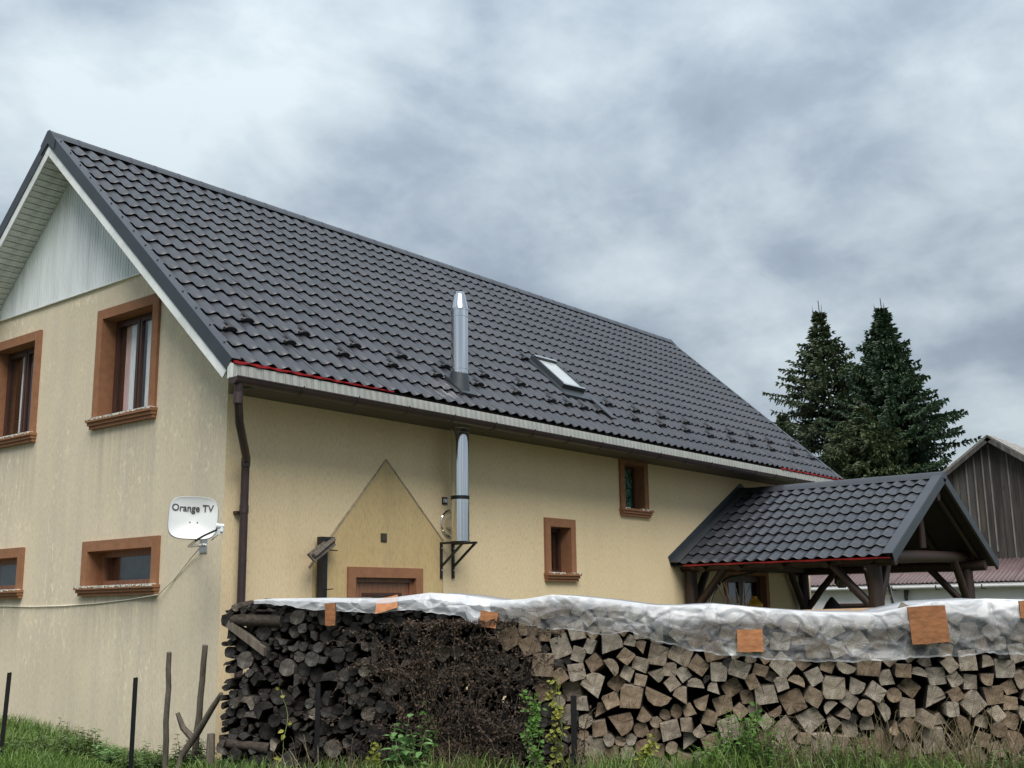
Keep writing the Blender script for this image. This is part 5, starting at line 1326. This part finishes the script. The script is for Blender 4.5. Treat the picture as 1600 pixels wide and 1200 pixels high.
# ------------------------------------------------------------------ plastic sheet over the pile
def build_sheet():
    TOP = prof_uv([(398, 937), (430, 935), (520, 934), (570, 935), (610, 934), (672, 926), (720, 929), (780, 938), (820, 936), (862, 929), (900, 931), (960, 937), (1020, 945), (1060, 946), (1116, 943), (1160, 947), (1200, 951), (1280, 956), (1370, 957), (1400, 951), (1450, 940), (1540, 935), (1600, 937), (1760, 936)], 0.08)
    BOT = prof_uv([(398, 941), (440, 946), (500, 953), (560, 956), (600, 957), (640, 952), (690, 958), (720, 962), (750, 974), (775, 968), (800, 972), (850, 981), (900, 985), (940, 989), (985, 986), (1010, 996), (1060, 1012), (1120, 1022), (1200, 1029), (1260, 1034), (1330, 1032), (1400, 1030), (1470, 1026), (1500, 1022), (1600, 1022), (1760, 1024)], 0.09)
    u0, u1 = TOP[0][0], UEND+0.05
    nu = 760; nf = 44; nt_ = 12; nb = 5
    V = []; hz = []
    rr = random.Random(9)
    tents = [(pix(x, y)[0], pix(x, y)[1], w) for x, y, w in ((672, 926, .5), (862, 929, .6), (1116, 943, .55), (985, 975, .5), (1540, 936, .7), (1010, 975, .4), (1280, 990, .5), (1450, 945, .6), (560, 950, .4), (1370, 965, .5), (735, 945, .4))]
    def fold(u, v):
        h = 0.0
        for k, (a, b, w) in enumerate(tents):       # creases fanning out from where the sheet is propped up
            du, dv = u-a, v-b; d = math.hypot(du, dv)+1e-4; an = math.atan2(dv, du)
            env = math.exp(-d/w)
            h += env*(abs(math.sin(an*2.5+k*1.7+0.5*noise.noise((u*2, v*2, k))))**0.6-0.5)*0.050*min(1, d/0.08)
        rg = 1-abs(noise.noise((u*1.7+v*1.2, v*2.6-u*0.5, 3.3)))*2.2
        rg2 = 1-abs(noise.noise((u*5.0-v*2.0, v*5.5+u*1.0, 7.7)))*2.0
        q = noise.voronoi(Vector((u*2.3+v*1.6, v*3.4-u*0.6, 0.5)))[0]; cr = max(0.0, 1-(q[1]-q[0])*3.8)
        q = noise.voronoi(Vector((u*4.6-v*3.0, v*5.5+u*1.1, 3.5)))[0]; cr2 = max(0.0, 1-(q[1]-q[0])*3.6)
        h += 0.040*cr + 0.020*cr2
        rg3 = max(0.0, 1-abs(noise.noise((u*2.6+v*5.5, u*1.1-v*1.4, 12.1)))*5.0)
        return h + 0.010*rg + 0.006*rg2 + 0.016*rg3
    def hazef(u, f, v):
        old_ = 1.0 if u < pix(770, 960)[0] else 0.0
        base = 0.55*old_ + (1-old_)*(0.50*max(0, 1-f*2.6) + 0.04)
        n_ = noise.noise((u*2.2, v*3.5, 1.0)); st = max(0.0, noise.noise((u*0.9+v*2.6, v*4.0-u*0.8, 6.0)))
        return max(0.06, min(1, base + 0.16*n_ + 0.45*st))
    for i in range(nu+1):
        u = u0+(u1-u0)*i/nu; zt, zb_ = interp(TOP, u), interp(BOT, u)
        zb_ += 0.018*noise.noise((u*5, 0, 0)) + 0.010*noise.noise((u*19, 3, 0)) - 0.02*max(0.0, noise.noise((u*2.3, 7, 1))); hang = max(0.015, zt-zb_)
        col = []
        for k in range(nb):                # behind
            f = k/(nb-1); col.append((u, zt-0.25*(1-f)+0.01, -0.98+0.02*f, 0.7))
        for k in range(1, nt_):            # across the top
            f = k/nt_; dpt = -0.96+1.02*f; sag = 0.035*abs(math.sin(u*4.0+f*3))*math.sin(math.pi*f)
            col.append((u, zt-sag-0.008+0.012*noise.noise((u*3, f*4, 8)), dpt, 0.85))
        for k in range(nf+1):              # hanging down the front
            f = k/nf; v = zt-hang*f; d = 0.078+0.02*min(1, f*3)+min(0.075, max(-0.014, fold(u, v)))*min(1, 0.25+f*2.2)*min(1.0, hang/0.22)
            if f < 0.08: v -= 0.0
            edge = 0.25 if f > 0.97 else 0.0
            col.append((u, v+0.012*noise.noise((u*6, v*6, 2))*f, d, min(1, hazef(u, f, v)+edge)))
        for (a, b, c, h) in col: V.append(tuple(pp(a, b, c))); hz.append(h)
    m_ = len(V)//(nu+1); Fc = []
    for i in range(nu):
        for k in range(m_-1): Fc.append((i*m_+k, (i+1)*m_+k, (i+1)*m_+k+1, i*m_+k+1))
    me = bpy.data.meshes.new('plastic_sheet'); me.from_pydata(V, [], Fc); me.materials.append(M['sheet']); me.update(); shade(me, 180)
    at = me.attributes.new('haze', 'FLOAT', 'POINT'); at.data.foreach_set('value', hz)
    o = link('plastic_sheet', me); recentre(o); tag(o, 'crumpled clear plastic sheet draped over the top of the woodpile', 'plastic sheet')
build_sheet()

# ------------------------------------------------------------------ boards weighing the sheet down
def board(px, py, w, h, rot, label, tilt=0.0, d=0.175):
    u, v = pix(px, py, d); sc = (pp(u, v, d)-CAM).length/F_PX
    w *= sc/2; h *= sc/2; T = 0.024; mb = MB(); r = random.Random(px)
    pts = []
    for (a, b) in ((-1, -1), (-0.2, -1.02), (0.3, -0.985), (1, -1), (1.01, -0.1), (1, 1), (0.1, 1.01), (-1, 1), (-0.99, 0.2)):
        x, z = a*w+r.uniform(-.003, .003), b*h+r.uniform(-.003, .003); pts.append((x*math.cos(rot)-z*math.sin(rot), x*math.sin(rot)+z*math.cos(rot)))
    P3 = [pp(u+x, v+z, d+tilt*z) for x, z in pts]
    n = len(P3); mb.v = [tuple(p) for p in P3]+[tuple(p-PN*T) for p in P3]
    mb.f = [tuple(range(n)), tuple(range(n, 2*n))[::-1]]+[(i, (i+1) % n, n+(i+1) % n, n+i) for i in range(n)]; mb.m = [0, 0]+[1]*n
    o = link('weight_board', mb.mesh('weight_board', [M['board'], M['boardedge']])); recentre(o); tag(o, label, 'board', 'boards holding the plastic sheet')
    return o
board(515.5, 960, 16, 33, 0.0, 'narrow upright orange-brown board over the dark end of the woodpile')
board(604, 944, 33, 21, 0.28, 'pale orange board lying tilted flat on top of the sheet', -1.2, 0.15)
board(763, 968, 27, 24, -0.16, 'small dark orange board where old and new logs meet')
board(1172, 1001, 38, 33, -0.02, 'grained square brown board hanging low on the clear sheet')
board(1451, 976, 52, 52, 0.06, 'largest smooth square tan board on the plastic sheet')
board(1608, 952, 24, 24, 0.0, 'small orange-brown board at the end past the largest square board')
def build_pile_extras():
    a, b = pix(1262, 955, -0.6), pix(1400, 953, -0.6); mb = MB(); mb.bar(pp(a[0], 1.535, -1.06), pp(b[0]+0.1, 1.55, -1.06), 0.10, 0.025)
    tag(recentre(link('sawn_plank', mb.mesh('sawn_plank', M['plank']))), 'pale sawn plank lying along the back of the sheet covered pile', 'plank')
    st = MB(); p = pp(-0.09, 0, -0.02); st.tube([p+Vector((0, 0, z)) for z in (-0.05, 0.15, 0.32, 0.48)], [0.045, 0.04, 0.042, 0.036], 8); tag(recentre(link('end_stake', st.mesh('end_stake', M['stake'], 40))), 'grey wooden stake bracing the dark end of the woodpile', 'stake')
build_pile_extras()

# ------------------------------------------------------------------ stakes and posts
def ground_at(px, py): return hit(px, py, (0, 0, 1), (0, 0, 0.0))
def post(name, px0, py0, px1, py1, dist, w, mat, label, cat, group, wob_=0.0, round_=True):
    b = CAM + ray(px1, py1)*dist; t = CAM + ray(px0, py0)*dist
    d = (t-b).normalized(); b = b - d*((b.z+0.12)/d.z); mb = MB()
    if round_:
        k = 8; pts = [b.lerp(t, i/k) + Vector((noise.noise((px0, i*.6, 1)), noise.noise((px0, i*.6, 4)), 0))*wob_ for i in range(k+1)]
        mb.tube(pts, [w*(1.1-0.25*i/k)*(1+0.1*noise.noise((i, px0, 2))) for i in range(k+1)], 8)
    else:
        # T-section steel fence post
        x = CR*w; y = CF*w*1.2
        for (c0, c1, e0, e1) in ((-1, 1, -0.15, 0.15), (-0.15, 0.15, 0.15, 1.2)):
            p = [b+x*c0+y*e0, b+x*c1+y*e0, b+x*c1+y*e1, b+x*c0+y*e1]; mb.prism(p, t-b)
    o = link(name, mb.mesh(name, M[mat], 40)); recentre(o); tag(o, label, cat, group)
    return o
post('metal_post', 15, 1051, 5, 1145, 11.2, 0.022, 'black', 'short black steel post standing in the grass under the smaller-view window', 'post', None, round_=False)['label'] = 'short leaning black steel post in the tall nettles by the gable wall'
post('metal_post', 212, 1059, 205, 1185, 10.9, 0.022, 'black', 'upright black steel post in front of the bare lower gable wall', 'post', None, round_=False)
post('metal_post', 497, 1068, 495, 1178, 10.2, 0.022, 'black', 'black steel post standing in front of the dark old logs', 'post', None, round_=False)
post('metal_post', 896, 1087, 898, 1215, 9.7, 0.026, 'black', 'black steel post in front of the pale split logs', 'post', None, round_=False)
post('wooden_stake', 264, 1019, 259, 1172, 11.0, 0.029, 'stake', 'straight grey wooden stake with a flat sawn top by the gable wall', 'stake', 'wooden stakes', 0.02)
post('wooden_stake', 322, 1008, 309, 1128, 11.2, 0.033, 'stake', 'crooked grey stake with a split forked top near the house corner', 'stake', 'wooden stakes', 0.05)
def lean_branch():
    a, b = CAM+ray(284, 1180)*11.0, CAM+ray(346, 1084)*10.75
    mb = MB(); mb.tube([a-Vector((0.05, 0, 0.18)), a, a.lerp(b, 0.4)+Vector((0, 0, -0.02)), a.lerp(b, 0.8), b], [0.03, 0.032, 0.034, 0.028, 0.022], 8)
    k = a.lerp(b, 0.28); mb.tube([k, k+CR*(-0.10)+Vector((0, 0, 0.10)), k+CR*(-0.16)+Vector((0, 0, 0.24))], [0.036, 0.03, 0.022], 7)
    tag(recentre(link('leaning_branch', mb.mesh('leaning_branch', M['stake'], 50))), 'thick forked branch leaning against the end of the woodpile', 'branch')
lean_branch()

# ------------------------------------------------------------------ vegetation
def blades(name, spots, mat, label, cat, seed, wd_=0.006):
    """spots: (x, y, z, height); every blade is a bent, tapering strip"""
    r = np.random.RandomState(seed); S = np.array(spots); n = len(S)
    az = r.uniform(0, 2*np.pi, n); la = r.uniform(0, 2*np.pi, n); ben = r.uniform(0.15, 0.75, n)*S[:, 3]; w = wd_*r.uniform(0.6, 1.4, n)
    ex = np.stack([np.cos(az), np.sin(az), 0*az], 1)*w[:, None]; bd = np.stack([np.cos(la), np.sin(la), 0*la], 1)*ben[:, None]
    b0 = S[:, :3]; up = np.zeros((n, 3)); up[:, 2] = S[:, 3]
    m1 = b0+up*0.5+bd*0.22; tip = b0+up*(1-0.25*(ben/S[:, 3]))[:, None]+bd
    m2 = b0+up*0.82+bd*0.62
    V = np.stack([b0-ex, b0+ex, m1+ex*0.85, m1-ex*0.85, m2+ex*0.5, m2-ex*0.5, tip], 1).reshape(-1, 3)
    k = np.arange(n)*7
    F4 = np.concatenate([np.stack([k, k+1, k+2, k+3], 1), np.stack([k+3, k+2, k+4, k+5], 1)]); F3 = np.stack([k+5, k+4, k+6], 1)
    me = bpy.data.meshes.new(name); me.from_pydata(V.tolist(), [], F4.tolist()+F3.tolist()); me.materials.append(mat); me.update()
    o = link(name, me); o['kind'] = 'stuff'; tag(o, label, cat); return o
def build_grass():
    r = random.Random(33); sp = []
    while len(sp) < 26000:                  # by the gable wall
        px, py = r.uniform(-60, 352), r.uniform(1150, 1260); p = ground_at(px, py)
        if p.x > -0.05 or (p-PA).dot(PU) > 0.05 and abs((p-PA).dot(PN)) < 0.5: continue
        dn_ = noise.noise((p.x*1.3, p.y*1.3, 2)); tall = max(0.35, min(1.25, 1.25-(px-20)/220))
        if r.random() > 0.75+0.6*dn_: continue
        sp.append((p.x, p.y, gz(p.x, p.y)-0.03, r.uniform(0.10, 0.34)*tall*(1+0.5*dn_)))
    blades('grass', sp, M['grass'], 'lush green grass growing along the foot of the gable wall', 'grass', 1)
    sp = []
    for _ in range(15000):                  # in front of the pile
        u, d = r.uniform(-0.2, UEND), abs(r.gauss(0.10, 0.45))+0.10; p = pp(u, 0, d); dn_ = noise.noise((u*1.2, d*2, 5))
        if r.random() > 0.55+0.8*dn_: continue
        sp.append((p.x, p.y, gz(p.x, p.y)-0.03, r.uniform(0.14, 0.40)*(1+0.5*dn_)*(1.0 if u < 3.4 else 1.15)))
    blades('grass', sp, M['grass'], 'green grass growing along the front of the woodpile', 'grass', 2)
    sp = []
    for _ in range(9000):                   # tall dry grass at the split end, sparse elsewhere
        u, d = r.uniform(0, UEND), abs(r.gauss(0.08, 0.28))+0.09; p = pp(u, 0, d); dn_ = noise.noise((u*1.5, d*2, 9))
        keep = 0.45 if u > 5.0 else (0.28 if u > 1.2 else 0.12)
        if r.random() > keep*(0.6+dn_): continue
        sp.append((p.x, p.y, gz(p.x, p.y)-0.03, (r.uniform(0.25, 0.78) if u > 5.0 else r.uniform(0.2, 0.5))*(1+0.4*dn_)))
    blades('dry_grass', sp, M['drygrass'], 'tall dry straw-coloured grass in front of the split logs', 'grass', 3, 0.0045)
build_grass()
def leaf(V, Fc, p, d, n, ln, w):
    d = d.normalized(); s_ = d.cross(n)
    if s_.length < 1e-3: s_ = Vector((1, 0, 0))
    s_.normalize(); nn = s_.cross(d); b = len(V)
    V.extend([tuple(p), tuple(p+d*ln*0.35+s_*w+nn*w*0.25), tuple(p+d*ln*0.72+s_*w*0.7), tuple(p+d*ln-nn*ln*0.12), tuple(p+d*ln*0.72-s_*w*0.7), tuple(p+d*ln*0.35-s_*w+nn*w*0.25), tuple(p+d*ln*0.5-nn*w*0.1)])
    Fc.extend([(b, b+1, b+6), (b+1, b+2, b+6), (b+2, b+3, b+6), (b+3, b+4, b+6), (b+4, b+5, b+6), (b+5, b, b+6)])
def plant(name, base, h, spread, nstem, nleaf, ln, w, leafmat, stemmat, label, seed, cat='plant', group=None, droop=0.2):
    r = random.Random(seed); t = thing(name, tuple(base), label, cat, group); V = []; Fc = []; st = MB(); base = Vector(base)
    for k in range(nstem):
        az = r.uniform(0, 2*math.pi); sp_ = spread*math.sqrt(r.random()); hh = h*r.uniform(0.55, 1.0)*(1-0.35*(sp_/max(spread, 1e-3))**2)
        b = base+Vector((math.cos(az), math.sin(az), 0))*sp_*0.35; e = base+Vector((math.cos(az), math.sin(az), 0))*sp_+Vector((0, 0, hh))
        c = b.lerp(e, 0.5)+Vector((r.uniform(-.04, .04), r.uniform(-.04, .04), hh*0.08)); st.tube([b-Vector((0, 0, 0.05)), b.lerp(c, 0.5), c, e], [0.006, 0.0055, 0.0045, 0.002], 4, caps=False)
        for i in range(nleaf):
            f = (0.22+0.78*(i+r.random())/nleaf); p = b.lerp(c, f*2) if f < 0.5 else c.lerp(e, f*2-1)
            a2 = i*2.4+r.uniform(-.5, .5); d = Vector((math.cos(a2), math.sin(a2), r.uniform(-droop, 0.55)))
            leaf(V, Fc, p, d, Vector((r.uniform(-.4, .4), r.uniform(-.4, .4), 1)), ln*r.uniform(0.6, 1.15)*(1.15-0.5*f), w*r.uniform(0.7, 1.1)*(1.1-0.45*f))
    me = bpy.data.meshes.new('foliage'); me.from_pydata(V, [], Fc); me.materials.append(leafmat); me.update(); link('foliage', me, t)['kind'] = 'stuff'
    part('stems', st, stemmat, t)['kind'] = 'stuff'
    return t
def gpt(px, dist, z=-0.03):
    p = CAM + ray(px, 1180)*dist; p.z = z; return p
NT = [(20, 11.6, .34), (55, 11.8, .36), (85, 12.0, .44), (112, 11.9, .40), (133, 11.9, .38), (165, 11.6, .30), (190, 11.5, .24), (228, 11.4, .24), (250, 11.3, .22), (290, 11.2, .36), (300, 11.3, .30), (330, 11.1, .22)]
for i, (px, ds, h) in enumerate(NT):
    lab = 'low green weed clump in the grass along the gable wall foot' if i < 9 else 'dark leafy weeds tangled round the leaning branch at the house corner'
    plant('weed_clump', gpt(px, ds), h*1.3+0.05, 0.20, 14, 15, 0.085, 0.020, M['nettle'] if i != 5 else M['pale_leaf'], M['green_stem'], lab, 50+i, 'weed', 'weeds by the gable wall')
def ppt(px, d, z=-0.03):
    u = pix(px, 1180, d)[0]; return pp(u, z, d)
plant('leafy_sapling', ppt(640, 0.30), 0.90, 0.25, 12, 9, 0.165, 0.046, M['pale_leaf'], M['green_stem'], 'pale green broad-leaved sapling in front of the dark logs', 71, droop=0.35)
plant('leafy_sapling', ppt(612, 0.42), 0.50, 0.15, 6, 7, 0.14, 0.038, M['pale_leaf'], M['green_stem'], 'short pale green seedling beside the taller sapling', 72, droop=0.35)
for i, (px, h, s_) in enumerate(((1150, .80, .28), (1185, .88, .28), (1120, .62, .24), (1212, .58, .22))):
    plant('green_shrub', ppt(px, 0.30+0.03*i), h, s_, 34, 20, 0.064, 0.021, M['shrub'], M['green_stem'], 'bright green small-leaved shrub in front of the split logs', 80+i, 'shrub', 'shrubs before the split logs')
for i, (px, h, s_) in enumerate(((1265, .60, .22), (1420, .55, .24), (1450, .5, .22), (1520, .55, .24), (1590, .55, .24), (1300, .62, .24), (1330, .66, .22), (1345, .60, .22), (1375, .62, .20), (1050, .42, .18), (960, .42, .16), (1480, .46, .2), (1560, .48, .2))):
    plant('low_weed', ppt(px, 0.34), h, s_, 18, 14, 0.055, 0.018, M['shrub'] if i % 2 else M['nettle'], M['green_stem'], 'low green weed among dry grass at the foot of the split logs', 90+i, 'weed', 'weeds before the split logs')
def climber(px, y0, y1, sway, nleaf, mat, label, seed, d=0.10, ns=4):
    r = random.Random(seed); top, bot = pix(px, y0, d), pix(px, y1, d); V = []; Fc = []; st = MB()
    t = thing('climbing_vine', tuple(pp(bot[0], 0, d)), label, 'vine')
    for k in range(ns):
        pts = []; n = 12; f1 = r.uniform(0.55, 1.0)
        for i in range(n+1):
            f = i/n*f1; pts.append(pp(bot[0]+(top[0]-bot[0])*f+sway*noise.noise((seed+k, f*3, 0)), top[1]*f, d+0.05*noise.noise((seed, f*4, k))+0.03))
        st.tube(pts, 0.004, 4, caps=False)
        for _ in range(nleaf):
            i = r.randrange(2, n); p = pts[i].lerp(pts[i+1], r.random()); dv = PU*r.uniform(-1, 1)+PN*r.uniform(0, .9)+Vector((0, 0, r.uniform(-.7, .6)))
            leaf(V, Fc, p+dv*0.02, dv, PN+Vector((r.uniform(-.5, .5), r.uniform(-.5, .5), r.uniform(0, .8))), r.uniform(0.03, 0.065), r.uniform(0.010, 0.022))
    me = bpy.data.meshes.new('foliage'); me.from_pydata(V, [], Fc); me.materials.append(mat); me.update(); link('foliage', me, t)['kind'] = 'stuff'
    part('stems', st, M['green_stem'], t)['kind'] = 'stuff'
climber(836, 1070, 1210, 0.16, 60, M['shrub'], 'green climbing vine trailing up where old and new logs meet', 5)
climber(872, 1048, 1210, 0.14, 26, M['yellow_leaf'], 'yellowing vine climbing beside the black post at the split logs', 6)
climber(672, 1065, 1200, 0.12, 34, M['shrub'], 'thin dark green vine climbing over the dead tangle', 7)
climber(585, 1150, 1205, 0.10, 22, M['yellow_leaf'], 'small yellow-green vine low on the dark logs', 8)
climber(447, 1030, 1100, 0.12, 9, M['yellow_leaf'], 'single sparse vine with few yellow leaves on the old logs', 9, ns=1)
climber(1010, 1145, 1215, 0.12, 30, M['yellow_leaf'], 'yellow-green vine low on the split logs', 10)
climber(1178, 1075, 1200, 0.10, 36, M['shrub'], 'upright green vine rising out of the bright shrub', 11)
def dry_tangle():
    r = random.Random(77); st = MB(); V = []; Fc = []
    t = thing('dead_vine', tuple(ppt(720, 0.12, 0.0)), 'dense dead brown vine tangle hanging over the middle of the woodpile', 'vine')
    def inside(u, v):
        px = (u-pix(600, 1000)[0])/(pix(830, 1000)[0]-pix(600, 1000)[0]); return -0.12 < px < 1.1
    uL, uR = pix(610, 1000)[0], pix(815, 1000)[0]
    for k in range(230):
        v = r.uniform(0.1, 1.50); c = (uL+uR)/2 + (0.22 if v < 0.8 else -0.08); u = r.gauss(c, 0.40); d = r.uniform(0.06, 0.20)
        a = r.choice((-1, 1))*math.pi/2+r.uniform(-1.0, 1.0); pts = []
        for i in range(9):
            pts.append(pp(u, max(0.01, v), d)); a += r.uniform(-0.75, 0.75); u += 0.07*math.cos(a); v += 0.085*math.sin(a); v = min(v, 1.48); d = min(0.24, max(0.055, d+r.uniform(-0.03, 0.03)))
        st.tube(pts, r.uniform(0.0012, 0.0032), 4, caps=False)
        for _ in range(44):
            p = r.choice(pts)+Vector((r.uniform(-.03, .03), r.uniform(-.03, .03), r.uniform(-.03, .03))); dv = Vector((r.uniform(-1, 1), r.uniform(-1, 1), r.uniform(-1.2, 0.4)))
            leaf(V, Fc, p, dv, Vector((r.uniform(-1, 1), r.uniform(-1, 1), r.uniform(-1, 1))), r.uniform(0.014, 0.042), r.uniform(0.005, 0.013))
    me = bpy.data.meshes.new('dead_leaves'); me.from_pydata(V, [], Fc); me.materials.append(M['dead_leaf']); me.update(); link('dead_leaves', me, t)['kind'] = 'stuff'
    part('stems', st, M['vine_stem'], t)['kind'] = 'stuff'
    # dry stalks arching before the split logs
    st = MB(); t2 = thing('dry_brambles', tuple(pp(6.3, 0, 0.15)), 'thin dry bramble stalks arching in front of the split logs', 'bramble')
    for k in range(90):
        u = r.uniform(4.7, UEND); h = r.uniform(0.25, 0.85); du = r.uniform(-0.35, 0.35); d = r.uniform(0.10, 0.3)
        st.tube([pp(u, -0.03, d), pp(u+du*0.3, h*0.6, d+0.03), pp(u+du*0.7, h, d+0.06), pp(u+du*1.2, h*r.uniform(0.7, 1.0), d+0.08)], [0.004, 0.0035, 0.0028, 0.0015], 4, caps=False)
    part('stalks', st, M['drygrass'], t2)['kind'] = 'stuff'
dry_tangle()
